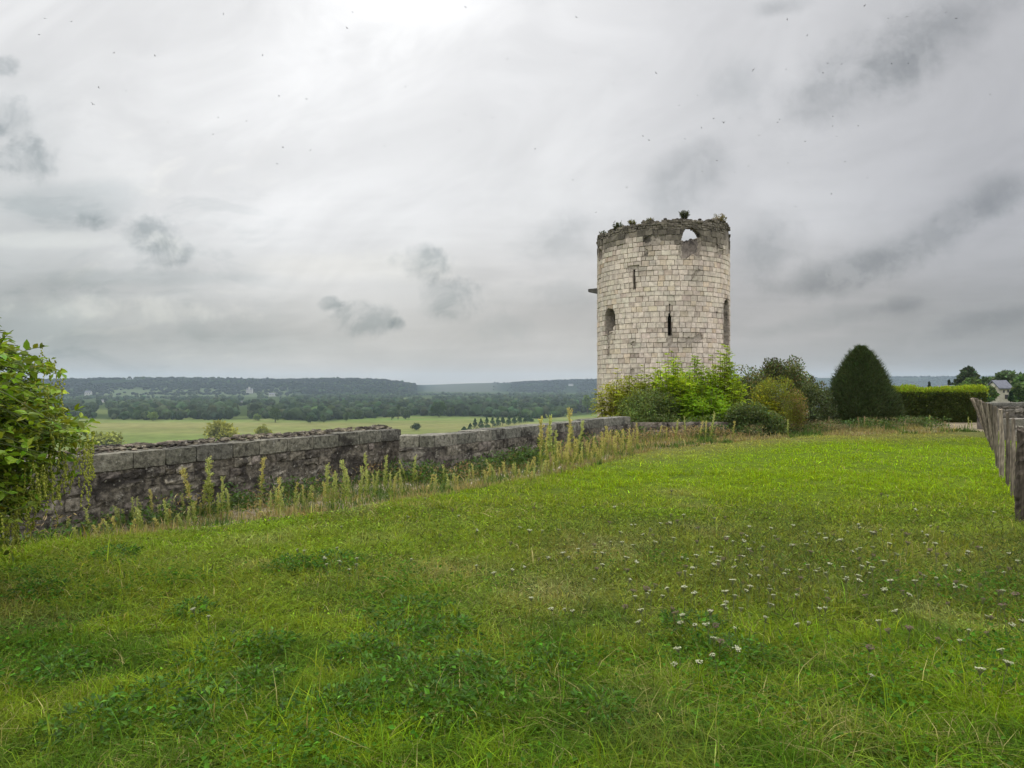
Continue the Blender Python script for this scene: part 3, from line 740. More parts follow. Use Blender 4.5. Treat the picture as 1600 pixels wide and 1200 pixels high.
def build_tower():
    root = empty('tower', (TC[0], TC[1], 0)); tag(root, 'ruined round pale limestone tower with a broken rim and arrow slits', 'tower')
    off = np.array((TC[0], TC[1], 0))
    # masonry core with the openings cut right through
    nphi = 720; dz = .06; zs = np.arange(-7, 10.4, dz); ph = (np.arange(nphi) + .5) / nphi * 2 * np.pi - np.pi
    PH, ZZ = np.meshgrid(ph, zs + dz / 2); keep = ZZ < rim(PH) - .03
    for p in THRU: keep &= ~inpoly(PH, ZZ, p)
    RO, RI = TR - .06, TR - .62
    phe = np.arange(nphi + 1) / nphi * 2 * np.pi - np.pi
    nz = len(zs)
    def grid(r):
        x, y = tower_xy(phe[None, :-1], r); zz = np.append(zs, zs[-1] + dz)[:, None]
        V = np.stack([np.broadcast_to(x, (nz + 1, nphi)), np.broadcast_to(y, (nz + 1, nphi)), np.broadcast_to(zz, (nz + 1, nphi))], -1); return V.reshape(-1, 3)
    Vo, Vi = grid(RO), grid(RI)
    V = np.concatenate([Vo, Vi]) - off; k = (nz + 1) * nphi
    iz, ip = np.nonzero(keep); ip2 = (ip + 1) % nphi
    a, b, c, d = iz * nphi + ip, iz * nphi + ip2, (iz + 1) * nphi + ip2, (iz + 1) * nphi + ip
    Q = [np.stack([a, b, c, d], -1), np.stack([b, a, d, c], -1) + k]
    K = np.pad(keep, ((1, 1), (0, 0)))
    upn = ~K[2:][keep]; dn = ~K[:-2][keep]; rt = ~np.roll(keep, -1, 1)[keep]; lf = ~np.roll(keep, 1, 1)[keep]
    for msk, (e, f) in ((upn, (d, c)), (dn, (b, a)), (rt, (c, b)), (lf, (a, d))):
        e, f = e[msk], f[msk]; Q.append(np.stack([e, f, f + k, e + k], -1))
    C = np.broadcast_to(np.array((.32, .28, .235)), V.shape).copy()
    zv = V[:, 2]; C *= (1 - .55 * sst(zv, 8.6, 9.3))[:, None]
    # the parapet above the top added floor is thinner
    inner_top = (np.arange(len(V)) >= k) & (V[:, 2] > 7.4); V[inner_top, :2] *= (TR - .40) / RI
    link('masonry_core', mesh('masonry_core', V, Q, M['mortar'], C), root)
    fl = MB(); th = np.arange(64) / 64 * 2 * np.pi                   # unseen vaulted floors, added to keep the openings below dark
    ring = np.stack([np.cos(th) * (RI + .1), np.sin(th) * (RI + .1)], -1)
    for z in (7.0, 3.3, .2):
        fl = MB(); fl.add(np.concatenate([np.c_[ring, np.full(64, z)], np.c_[ring, np.full(64, z - .3)], [[0, 0, z + .25]], [[0, 0, z]]]),
                          [[i, 64 + i, 64 + (i + 1) % 64, (i + 1) % 64] for i in range(64)], [[i, (i + 1) % 64, 128] for i in range(64)] + [[64 + (i + 1) % 64, 64 + i, 129] for i in range(64)], col=(.2, .17, .13))
        fl.obj('added_vault', M['mortar'], root)
    # facing blocks, course by course
    VV, QQ, CC = [], [], []; n = 0
    z = -7.0; course = 0
    r = np.random.default_rng(4)
    allp = THRU + PITS
    def block(p0, p1, z0, z1, dr, c, ji=.0):
        nonlocal n
        m = 2; g = r.uniform(.005, .011); dp = g / TR; bv = .008
        P = []
        for (rr, s) in ((TR - .08, 0.), (TR + dr - .012, 0.), (TR + dr, bv)):
            for (pa, za) in ((p0 + dp + s / TR, z0 + g + s), (p1 - dp - s / TR, z0 + g + s), (p1 - dp - s / TR, z1 - g - s), (p0 + dp + s / TR, z1 - g - s)):
                x, y = tower_xy(pa + r.normal(0, ji) / TR, rr + r.normal(0, ji)); P.append((x - off[0], y - off[1], za + r.normal(0, ji)))
        VV.append(P); q = [[8, 9, 10, 11]]
        for i in range(4):
            j = (i + 1) % 4; q += [[i, j, 4 + j, 4 + i], [4 + i, 4 + j, 8 + j, 8 + i]]
        QQ.append(np.array(q) + n); CC.append(np.broadcast_to(c, (12, 3))); n += 12
    while z < 10.2:
        h = .245 * r.uniform(.86, 1.14); rough = z > 9.05
        if rough: h = .12 * r.uniform(.8, 1.25)
        p = -math.pi + r.random() * .1
        end = p + 2 * math.pi
        while p < end - .02:
            w = (r.uniform(.20, .46) if not rough else r.uniform(.10, .30)) / TR
            w = min(w, end - p); 
            if end - p - w < .04: w = end - p
            pc, zc = p + w / 2, z + h / 2
            top = rim(pc)
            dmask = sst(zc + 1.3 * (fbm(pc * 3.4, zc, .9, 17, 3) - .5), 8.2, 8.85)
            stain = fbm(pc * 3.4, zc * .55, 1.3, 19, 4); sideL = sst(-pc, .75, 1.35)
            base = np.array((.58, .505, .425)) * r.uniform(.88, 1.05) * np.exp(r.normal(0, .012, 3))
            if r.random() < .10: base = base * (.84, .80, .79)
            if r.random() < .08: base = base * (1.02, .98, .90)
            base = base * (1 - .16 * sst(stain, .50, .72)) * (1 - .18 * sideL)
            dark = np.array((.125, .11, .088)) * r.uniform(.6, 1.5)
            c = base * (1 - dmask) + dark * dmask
            if zc < top - .02:
                dr = r.normal(0, .010) + (r.normal(0, .022) - .01 if dmask > .5 else 0)
                hit = False
                if abs(pc) < 1.9:
                    xx, yy = np.meshgrid(np.linspace(p, p + w, 7), np.linspace(z, z + h, 5))
                    hit = any(inpoly(xx, yy, q).any() for q in allp)
                if not hit: block(p, p + w, z, z + h, dr, c, .003 if dmask < .5 else .012)
                else:
                    xe = np.linspace(p, p + w, 9); ze = np.linspace(z, z + h, 6)
                    xm, ym = np.meshgrid((xe[1:] + xe[:-1]) / 2, (ze[1:] + ze[:-1]) / 2)
                    bad = np.zeros(xm.shape, bool)
                    for q in allp: bad |= inpoly(xm, ym, q)
                    for i in range(5):                            # keep runs of what is left of the block
                        j = 0
                        while j < 8:
                            if bad[i, j]: j += 1; continue
                            j0 = j
                            while j < 8 and not bad[i, j]: j += 1
                            g = .017
                            P = []
                            for rr in (TR - .08, TR + dr):
                                for pa, za in ((xe[j0] + (g / TR if j0 == 0 else 0), ze[i] + (g if i == 0 else 0)), (xe[j] - (g / TR if j == 8 else 0), ze[i] + (g if i == 0 else 0)),
                                               (xe[j] - (g / TR if j == 8 else 0), ze[i + 1] - (g if i == 4 else 0)), (xe[j0] + (g / TR if j0 == 0 else 0), ze[i + 1] - (g if i == 4 else 0))):
                                    x, y = tower_xy(pa, rr); P.append((x - off[0], y - off[1], za))
                            VV.append(P); QQ.append(np.array([[4, 5, 6, 7], [0, 1, 5, 4], [1, 2, 6, 5], [2, 3, 7, 6], [3, 0, 4, 7]]) + n); CC.append(np.broadcast_to(c * .82, (8, 3))); n += 8
            p += w
        z += h; course += 1
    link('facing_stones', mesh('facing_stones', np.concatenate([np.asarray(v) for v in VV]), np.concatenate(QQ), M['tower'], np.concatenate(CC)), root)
    # loose stones along the broken rim
    rb = MB(); V0, T0 = ico(2)
    for _ in range(420):
        q = r.uniform(-math.pi, math.pi); rr = r.uniform(TR - .38, TR - .05); x, y = tower_xy(q, rr); s = r.uniform(.03, .10)
        rb.add(V0 * np.array((s * 1.3, s * 1.2, s * .75)) * (1 + r.normal(0, .12, (len(V0), 1))) + (x - off[0], y - off[1], rim(q) + r.uniform(-.08, .05)), T=T0, col=np.array((.15, .13, .10)) * r.uniform(.5, 1.5))
    rb.obj('rim_rubble', M['rubble'], root)['kind'] = 'stuff'
    # stone corbel sticking out on the left
    q, z = tower_uv(940, 451); cb = MB()
    x1, y1 = tower_xy(-1.40, TR - .25); x2, y2 = tower_xy(-1.44, TR + .46)
    dvec = np.array((x2 - x1, y2 - y1, 0)); sd = np.array((-dvec[1], dvec[0], 0)) / np.hypot(*dvec[:2]) * .17
    p1, p2 = np.array((x1, y1, z)) - off, np.array((x2, y2, z)) - off
    cb.add([p1 - sd - (0, 0, .19), p1 + sd - (0, 0, .19), p1 + sd + (0, 0, .16), p1 - sd + (0, 0, .16), p2 - sd - (0, 0, .02), p2 + sd - (0, 0, .02), p2 + sd + (0, 0, .11), p2 - sd + (0, 0, .11)],
           [[3, 2, 1, 0], [4, 5, 6, 7], [0, 1, 5, 4], [1, 2, 6, 5], [2, 3, 7, 6], [3, 0, 4, 7]], col=(.09, .085, .08))
    cb.obj('corbel', M['mortar'], root)


build_tower()


def twig_tuft(name, p, h, w, n, label, col, seed, lean=.8):
    r = np.random.default_rng(seed); root = empty(name, p); tag(root, label, 'plant', 'plants rooted on the tower rim')
    sb = MB(); P, D = [], []
    for _ in range(n):
        a = r.random() * 6.28; l = h * r.uniform(.5, 1.05); o = r.uniform(0, w * .35)
        d = unit(np.array((math.cos(a) * lean * r.random(), math.sin(a) * lean * r.random(), 1.)))
        b = np.array((math.cos(a) * o, math.sin(a) * o * .4, -.05)); pts = [b, b + d * l * .5, b + d * l + np.array((0, 0, -.05))]
        sb.tube(pts, [.012, .009, .004], 4, np.array((.05, .05, .03)))
        for t in r.uniform(.25, 1., 22): P.append(b + d * l * t + r.normal(0, w * .06, 3)); D.append(d + r.normal(0, .7, 3))
    sb.obj('stems', M['bark'], root)
    P = np.array(P); V, Q = leaves(P, np.array(D), unit(r.normal(size=(len(P), 3))), r.uniform(.06, .13, len(P)), r.uniform(.03, .06, len(P)))
    link('leaves', mesh('leaves', V, Q, M['leaf'], rep(pal(col, len(P), .3, .1, r), 4)), root)


for k, (px, h, w, n, lab, c) in enumerate(((962, .35, .55, 16, 'dark bushy tuft on the left of the tower rim', (.05, .06, .025)), (986, .2, .4, 9, 'low pale grass tuft between the two dark tufts on the tower', (.12, .12, .05)),
                                           (1073, .40, .62, 22, 'biggest dark bushy plant on top of the tower, above the window', (.05, .06, .028)), (1128, .42, .7, 14, 'wispy dry plant at the right end of the tower rim', (.16, .14, .07)),
                                           (936, .25, .3, 8, 'small dark sprig at the left edge of the tower top', (.06, .07, .03)), (1015, .16, .4, 7, 'tiny sprigs left of the middle of the tower rim', (.09, .09, .04)))):
    q, _ = tower_uv(px, 345); x, y = tower_xy(q, TR - .2); twig_tuft('rim_plant', (x, y, float(rim(q)) + .02), h, w, n, lab, c, 60 + k)

# ------------------------------------------------------------------ stone walls of the terrace
def rubble_face(mb, A, B, z0, z1, nrm, cols, r, hmin=.12, hmax=.24, wmin=.16, wmax=.5, jit=.018, prob=1.0):
    A = np.asarray(A, float); B = np.asarray(B, float); L = np.hypot(*(B - A)); u = (B - A) / L
    G = np.linspace(0, 1, 4)
    z = z0
    while z < z1 - .03:
        h = min(r.uniform(hmin, hmax), z1 - z)
        if z1 - z - h < .05: h = z1 - z
        s = -r.random() * .2
        while s < L:
            w = r.uniform(wmin, wmax) * (1.25 if h > .18 else .8); s0, s1 = max(s, 0), min(s + w, L); s += w
            if s1 - s0 < .05 or r.random() > prob: continue
            g = .005; gx = np.linspace(s0 + g, s1 - g, 4); gy = np.linspace(z + g, z + h - g, 4)
            SX, SZ = np.meshgrid(gx, gy); bul = r.uniform(.0, .03)
            ed = np.minimum(np.minimum(G, 1 - G)[None], np.minimum(G, 1 - G)[:, None]) > 0
            dep = np.where(ed, bul + .008, .0) + r.normal(0, jit * .45, SX.shape) + r.normal(0, .014)
            SX = SX + r.normal(0, jit * .45, SX.shape); SZ = SZ + r.normal(0, jit * .45, SX.shape)
            V = np.stack([A[0] + u[0] * SX + nrm[0] * (dep + .02), A[1] + u[1] * SX + nrm[1] * (dep + .02), SZ], -1).reshape(-1, 3)
            per = [0, 1, 2, 3, 7, 11, 15, 14, 13, 12, 8, 4]
            Vb = V[per] - np.array((nrm[0], nrm[1], 0)) * .07
            i = np.array([a * 4 + b for a in range(3) for b in range(3)]); Q = np.stack([i, i + 1, i + 5, i + 4], -1).tolist()
            for k in range(12): Q.append([16 + k, 16 + (k + 1) % 12, per[(k + 1) % 12], per[k]])
            c = (.55 * np.asarray(cols[r.integers(len(cols))]) + .45 * np.mean(np.asarray(cols), axis=0)) * np.exp(r.normal(0, .14))
            mb.add(np.concatenate([V, Vb]), Q, col=c)
        z += h


def oriented(mb, A, B, nrm, d0, d1, z0, z1, col, jit=0.0, r=None):
    """box along A-B, from depth d0 to d1 behind the face"""
    A = np.asarray(A, float); B = np.asarray(B, float); n = np.asarray(nrm)
    P = []
    for z in (z0, z1):
        for d in (d0, d1):
            for q in (A, B): P.append((*(q - n * d), z))
    P = np.array(P)
    if jit: P = P + r.normal(0, jit, P.shape)
    mb.add(P, [[0, 2, 3, 1], [4, 5, 7, 6], [0, 1, 5, 4], [2, 6, 7, 3], [0, 4, 6, 2], [1, 3, 7, 5]], col=col)


def coping_blocks(mb, A, B, nrm, thick, z, h, over, lens, cols, r, subs=4):
    """row of dressed blocks with worn edges"""
    A = np.asarray(A, float); B = np.asarray(B, float); L = np.hypot(*(B - A)); u = (B - A) / L; n = np.asarray(nrm); s = 0.
    while s < L - .05:
        w = min(r.uniform(*lens), L - s)
        if L - s - w < .15: w = L - s
        g = .003; nx, nd = 7, 4
        dz = r.normal(0, .008); c = np.asarray(cols[r.integers(len(cols))]) * np.exp(r.normal(0, .15))
        ax = np.linspace(s + g, s + w - g, nx); ad = np.linspace(-over, thick + over * .5, nd); az = np.linspace(z, z + h + dz, 3)
        def face(U, Dp, Zz):
            V = np.stack([A[0] + u[0] * U - n[0] * Dp, A[1] + u[1] * U - n[1] * Dp, Zz], -1); return V
        # top, front, back, ends as small grids so that edges can be knocked about consistently
        idx = {}; V = []
        def vid(i, j, k):
            key = (i, j, k)
            if key not in idx:
                e = (i in (0, nx - 1)) + (j in (0, nd - 1)) + (k in (0, 2)); b = .004 * max(0, e - 1)
                x = ax[i] + (b if i == 0 else -b if i == nx - 1 else 0); d = ad[j] + (b if j == 0 else -b if j == nd - 1 else 0); zz = az[k] + (b if k == 0 else -b * 1.3 if k == 2 else 0)
                q = np.array((A[0] + u[0] * x - n[0] * d, A[1] + u[1] * x - n[1] * d, zz)) + r.normal(0, .0032, 3)
                idx[key] = len(V); V.append(q)
            return idx[key]
        Q = []
        for i in range(nx - 1):
            for j in range(nd - 1):
                for k in (0, 2): Q.append([vid(i, j, k), vid(i + 1, j, k), vid(i + 1, j + 1, k), vid(i, j + 1, k)])
            for k in range(2):
                for j in (0, nd - 1): Q.append([vid(i, j, k), vid(i + 1, j, k), vid(i + 1, j, k + 1), vid(i, j, k + 1)])
        for j in range(nd - 1):
            for k in range(2):
                for i in (0, nx - 1): Q.append([vid(i, j, k), vid(i, j + 1, k), vid(i, j + 1, k + 1), vid(i, j, k + 1)])
        mb.add(np.array(V), Q, col=c); s += w


DARKS = [(.135, .118, .092), (.11, .098, .08), (.18, .16, .125), (.24, .215, .17), (.125, .105, .095), (.085, .076, .064)]
COPS = [(.15, .145, .115), (.13, .125, .10), (.175, .165, .13), (.115, .11, .092)]


def normal_of(A, B):
    v = np.array(B, float) - np.array(A, float); v /= np.hypot(*v); return np.array((v[1], -v[0]))


def build_walls():
    r = np.random.default_rng(8)
    # first stretch, with a coping course and loose rubble bedded on top
    A, B = WALL1; n = normal_of(A, B); root = empty('stone_wall', (A[0], A[1], 0)); tag(root, 'long dark lichened parapet wall with block coping and loose rubble on top', 'wall', 'terrace walls'); o = np.array((A[0], A[1], 0.))
    def sub(mb): mb.V = [v - o for v in mb.V]; return mb
    L = np.hypot(B[0] - A[0], B[1] - A[1])
    core = MB(); oriented(core, A, B, n, -.022, .62, -3., .475, (.125, .11, .088)); oriented(core, A, B, n, .03, .58, .47, .70, (.115, .105, .09)); sub(core).obj('wall_core', M['rubble'], root)
    mb = MB(); rubble_face(mb, A, B, -.55, .47, n, DARKS, r); rubble_face(mb, np.array(B), np.array(B) - n * .6, -.6, .47, np.array((B[0] - A[0], B[1] - A[1])) / L, DARKS, r); sub(mb).obj('rubble_facing', M['rubble'], root)
    mb = MB(); coping_blocks(mb, A, B, n, .5, .475, .235, .05, (.42, .72), COPS, r); sub(mb).obj('coping', M['coping'], root)
    mb = MB(); V0, T0 = ico(2)
    u = np.array((B[0] - A[0], B[1] - A[1])) / L
    for _ in range(1300):
        s = r.random() * L; d = r.uniform(.16, .60); sc = r.uniform(.012, .042) * (1.2 if d > .3 else .8)
        hmp = .05 * sst(d, .12, .4) * (.4 + 1.2 * vnoise(s, 0, .8, 3))
        p = np.array(A) + u * s - n * d
        mb.add(V0 * np.array((sc * 1.4, sc * 1.3, sc * .6)) * (1 + r.normal(0, .14, (len(V0), 1))) + (p[0], p[1], .71 + hmp * r.uniform(.3, 1.)), T=T0, col=np.asarray(DARKS[r.integers(6)]) * (1., .97, .88) * r.uniform(.6, 1.3))
    sub(mb).obj('loose_rubble', M['rubble'], root)['kind'] = 'stuff'
    # second stretch: short return, then the long run
    A, B, C = WALL2; root = empty('stone_wall', (A[0], A[1], 0)); tag(root, 'lower flat topped grey parapet wall running from the step to the bushes', 'wall', 'terrace walls'); o = np.array((A[0], A[1], 0.))
    n1, n2 = normal_of(A, B), normal_of(B, C)
    core = MB(); oriented(core, A, B, n1, -.02, .6, -3., .384, (.18, .165, .14)); oriented(core, np.array(B) - .05 * np.array((.53, .85)), C, n2, -.018, .55, -3., .383, (.125, .11, .09)); sub(core).obj('wall_core', M['rubble'], root)
    mb = MB(); rubble_face(mb, A, B, -.6, .38, n1, DARKS + [(.24, .22, .19)] * 2, r, .16, .24, .25, .5); rubble_face(mb, B, C, -.6, .38, n2, DARKS + [(.16, .145, .115)] * 2, r, .16, .24, .25, .55); sub(mb).obj('rubble_facing', M['rubble'], root)
    mb = MB(); coping_blocks(mb, A, B, n1, .55, .385, .235, .0, (.28, .42), COPS, r); coping_blocks(mb, np.array(B) + .012 * np.array((.53, .85)), C, n2, .5, .385, .235, .012, (.5, .95), [(.16, .155, .13), (.185, .175, .145), (.13, .127, .108)], r); sub(mb).obj('coping', M['coping'], root)
    # third stretch, across the end, half buried in weeds
    A, B = WALL3; root = empty('stone_wall', (A[0], A[1], 0)); tag(root, 'short wall end under the bushes, pale earthy face hidden by dry weeds', 'wall', 'terrace walls'); o = np.array((A[0], A[1], 0.))
    n = normal_of(A, B)
    core = MB(); oriented(core, A, B, n, .03, .55, -3., .40, (.10, .09, .07)); sub(core).obj('wall_core', M['mortar'], root)
    mb = MB(); rubble_face(mb, A, B, -.6, .42, n, [(.17, .145, .115), (.14, .12, .095), (.20, .17, .14), (.115, .10, .08)], r); sub(mb).obj('rubble_facing', M['pale'], root)
    # parapet past the wooden posts on the right
    A, B = (16.9, 25.2), (27., 26.4); root = empty('stone_wall', (A[0], A[1], 0)); tag(root, 'pale broken parapet wall behind the wooden posts on the right', 'wall', 'terrace walls'); o = np.array((A[0], A[1], 0.))
    n = normal_of(A, B); PL = [(.36, .32, .27), (.30, .27, .23), (.22, .2, .17), (.40, .36, .31)]
    core = MB(); oriented(core, A, B, n, .03, .55, -3., .85, (.16, .14, .12)); oriented(core, (14.6, 20.6), (24., 22.2), n, .03, .55, -3., .46, (.16, .14, .12)); sub(core).obj('wall_core', M['mortar'], root)
    mb = MB(); rubble_face(mb, A, B, -.5, .86, n, [(.17, .155, .13), (.13, .115, .10), (.21, .19, .16)], r); rubble_face(mb, (14.6, 20.6), (24., 22.2), -.5, .44, n, PL, r, .16, .26, .3, .7); sub(mb).obj('rubble_facing', M['pale'], root)
    mb = MB(); coping_blocks(mb, A, B, n, .5, .865, .13, .03, (.5, .9), [(.16, .15, .13), (.13, .125, .11)], r); coping_blocks(mb, (14.6, 20.6), (24., 22.2), n, .5, .445, .20, .03, (.5, .9), PL, r); sub(mb).obj('coping', M['pale'], root)


build_walls()

# ------------------------------------------------------------------ wooden posts on the right
def build_posts():
    r = np.random.default_rng(15)
    # (px of base middle, py of base, px of top, py of top, width in px)
    spec = [(1599, 813, 1597, 671, 21), (1583, 771, 1582, 655, 10), (1575.5, 757, 1573.5, 645, 9), (1566, 746, 1563, 640, 10.5), (1559.5, 733, 1554, 636, 9), (1557, 712, 1548, 633, 8),
            (1552.5, 706, 1543, 631, 7.5), (1549.5, 698, 1538, 629, 7), (1546.5, 690, 1531.5, 626, 7), (1543.5, 683, 1526, 623, 7.5), (1541.5, 677, 1519, 622.5, 8)]
    labs = ['thickest and nearest weathered post, ragged bark, cut by the picture edge', 'slim upright post just behind the thick ragged nearest post', 'grey post second behind the thick nearest one, flat topped', 'round pale trunked post, fourth from the near end of the row',
            'weathered post fifth from the near end, tilted slightly outward', 'narrow brown post in the middle of the row', 'grey stake seventh from the near end, leaning toward the lawn', 'thin stake fourth from the far end of the row',
            'tilted stake third from the far end of the row', 'tilted grey stake next to the last leaning one', 'pale stake leaning farthest over at the hedge end of the row']
    for k, ((xb, yb, xt, yt, w), lab) in enumerate(zip(spec, labs)):
        d = EYE * F / (yb - 600); p = at(xb, yb, d); gz0 = float(gz(p[0], p[1])); p[2] = gz0
        q = at(xt, yt, d * .998) - np.array((0, 0, 0)); rad = w / F * d / 2 * (.66 if k else 1.)
        K, nz = 14, 22; T = np.linspace(0, 1, nz); axis = np.stack([p + (q - p) * t for t in T]); axis[0, 2] -= .25
        th = np.arange(K) / K * 6.283; ph = r.random() * 6.28
        flat = 1 + .10 * np.cos(2 * th + ph) + .05 * np.cos(3 * th + ph * 2)
        V = []
        for i, t in enumerate(T):
            b = rad * (1.06 - .10 * t) * flat * (1 + .05 * r.normal(size=K) * (1.8 if k == 0 else 1)) + .006 * math.sin(7 * t + ph)
            V.append(np.stack([axis[i, 0] - p[0] + b * np.cos(th) + .012 * math.sin(4 * t + ph), axis[i, 1] - p[1] + b * np.sin(th), np.full(K, axis[i, 2] - p[2]) + (r.normal(0, .018, K) if i == nz - 1 else 0)], -1))
        V = np.concatenate(V + [(axis[-1] - p)[None] + (0, 0, .01)])
        Q = [[i * K + j, i * K + (j + 1) % K, (i + 1) * K + (j + 1) % K, (i + 1) * K + j] for i in range(nz - 1) for j in range(K)]
        T3 = [[(nz - 1) * K + j, (nz - 1) * K + (j + 1) % K, nz * K] for j in range(K)]
        c = np.array((.15, .125, .098)) * np.exp((-.45, .1, -.35, .45, -.1, -.6, .2, -.4, .3, -.3, .45)[k]) * np.exp(r.normal(0, .2, (len(V), 1)))
        if k == 0: c = c * .62
        o = link('wooden_post', mesh('wooden_post', V, [np.array(Q), np.array(T3)], M['wood'], c), None, tuple(p)); tag(o, lab, 'post', 'row of wooden posts')


build_posts()

# ------------------------------------------------------------------ shrubs and trees on the spur
def cloud(P0, C, sg, n, L, wr, col, mat, r, up=.3, out=.9, var=.25, hue=.1, tonevar=.2, flat=1.0, spread=1.5, name='foliage', parent=None, zmin=None):
    """leaves gathered in clumps C (local), each of radius sg"""
    nc = len(C); sg = np.broadcast_to(sg, (nc,)); k = r.choice(nc, n, p=sg ** 2 / (sg ** 2).sum())
    off = unit(r.normal(size=(n, 3))) * (r.random((n, 1)) ** .45)
    P = C[k] + off * sg[k][:, None] * np.array((1, 1, flat)) * spread
    if zmin is not None:
        gzv = gz(P[:, 0] + P0[0], P[:, 1] + P0[1]) - P0[2]; P[:, 2] = np.maximum(P[:, 2], np.maximum(gzv, -3) + .02 + r.random(n) * .05)
    D = unit(out * off + r.normal(0, .55, (n, 3)) + np.array((0, 0, up))); N = unit(r.normal(0, .6, (n, 3)) + np.array((0, 0, 1.)) + off * .5)
    l = L * r.uniform(.65, 1.35, n)
    V, Q = leaves(P, D, N, l, l * wr)
    tone = np.exp(r.normal(0, tonevar, (nc, 1)))[k]
    cols = pal(col, n, var, hue, r) * tone
    return link(name, mesh(name, V, Q, mat, rep(cols, 4)), parent)


def stems(root, r, n, h, w, rad, col=(.07, .055, .04), name='branches', bend=.25):
    mb = MB()
    for _ in range(n):
        a = r.random() * 6.28; q = r.random() ** .6 * w; l = h * r.uniform(.6, .95)
        tip = np.array((math.cos(a) * q, math.sin(a) * q, l)); m = tip * np.array((.35, .35, .55)) + r.normal(0, bend * w * .2, 3) * (1, 1, .2)
        mb.tube([(math.cos(a) * .05, math.sin(a) * .05, -.25), m, tip], [rad, rad * .7, rad * .25], 5, col)
    return mb.obj(name, M['bark'], root)


def base_at(px, d, z=None):
    x = (px - 800) / F * d; return np.array((x, d, float(gz(x, d)) if z is None else z))


def pinnate(root, r, stems_, h, w, nleaf, Lr, npair, ll, lw, col, name='foliage', lift=.35, base_h=.15, var=.2):
    """long feathery compound leaves carried on upright stems"""
    mb = MB(); P, D, N, LL, CT = [], [], [], [], []
    for s in range(stems_):
        a = r.random() * 6.28; q = w * .5 * math.sqrt(r.random()); hs = h * (1 - .38 * (q / (w * .5)) ** 1.5) * r.uniform(.82, 1.02)
        if s == 0: q *= .1; hs = h
        b = np.array((math.cos(a) * q * .55, math.sin(a) * q * .55, 0)); tip = np.array((math.cos(a) * q, math.sin(a) * q, hs))
        mb.tube([b - (0, 0, .4), b * .5 + tip * .5 + r.normal(0, .04, 3), tip], [.022, .014, .005], 5, (.10, .10, .045))
        st = np.exp(r.normal(0, .14))
        for k in range(nleaf):
            t = base_h + (1 - base_h) * (k + r.random()) / nleaf; p0 = b * (1 - t) + tip * t
            ph = k * 2.4 + r.random(); L = Lr * r.uniform(.75, 1.2) * (1.05 - .55 * t ** 3)
            d0 = unit(np.array((math.cos(ph), math.sin(ph), lift + 1.1 * t ** 4 + r.normal(.1, .42))))
            tt = np.linspace(.15, 1, npair); drop = .42 * tt ** 2 * L
            pts = p0 + d0[None] * (tt * L)[:, None] - np.array((0, 0, 1.)) * drop[:, None]
            dd = unit(np.gradient(pts, axis=0)); sd = unit(np.cross(dd, (0, 0, 1.)))
            for sg in (-1, 1):
                P.append(pts); D.append(unit(sd * sg + dd * .45 + np.array((0, 0, -.12)))); N.append(np.broadcast_to((0, 0, 1.), pts.shape) + r.normal(0, .25, pts.shape))
                LL.append(ll * (1.1 - .45 * tt) * r.uniform(.85, 1.15)); CT.append(np.full(npair, st * np.exp(r.normal(0, .13))))
            P.append(pts[-1:]); D.append(dd[-1:]); N.append(np.array([[0, 0, 1.]])); LL.append(np.array([ll * .7])); CT.append(np.array([st]))
    P, D, N, LL, CT = map(np.concatenate, (P, D, N, LL, CT))
    V, Q = leaves(P, D, N, LL, LL * lw)
    mb.obj('stems', M['bark'], root)
    return link(name, mesh(name, V, Q, M['leaf'], rep(pal(col, len(P), var, .08, r) * CT[:, None], 4)), root)


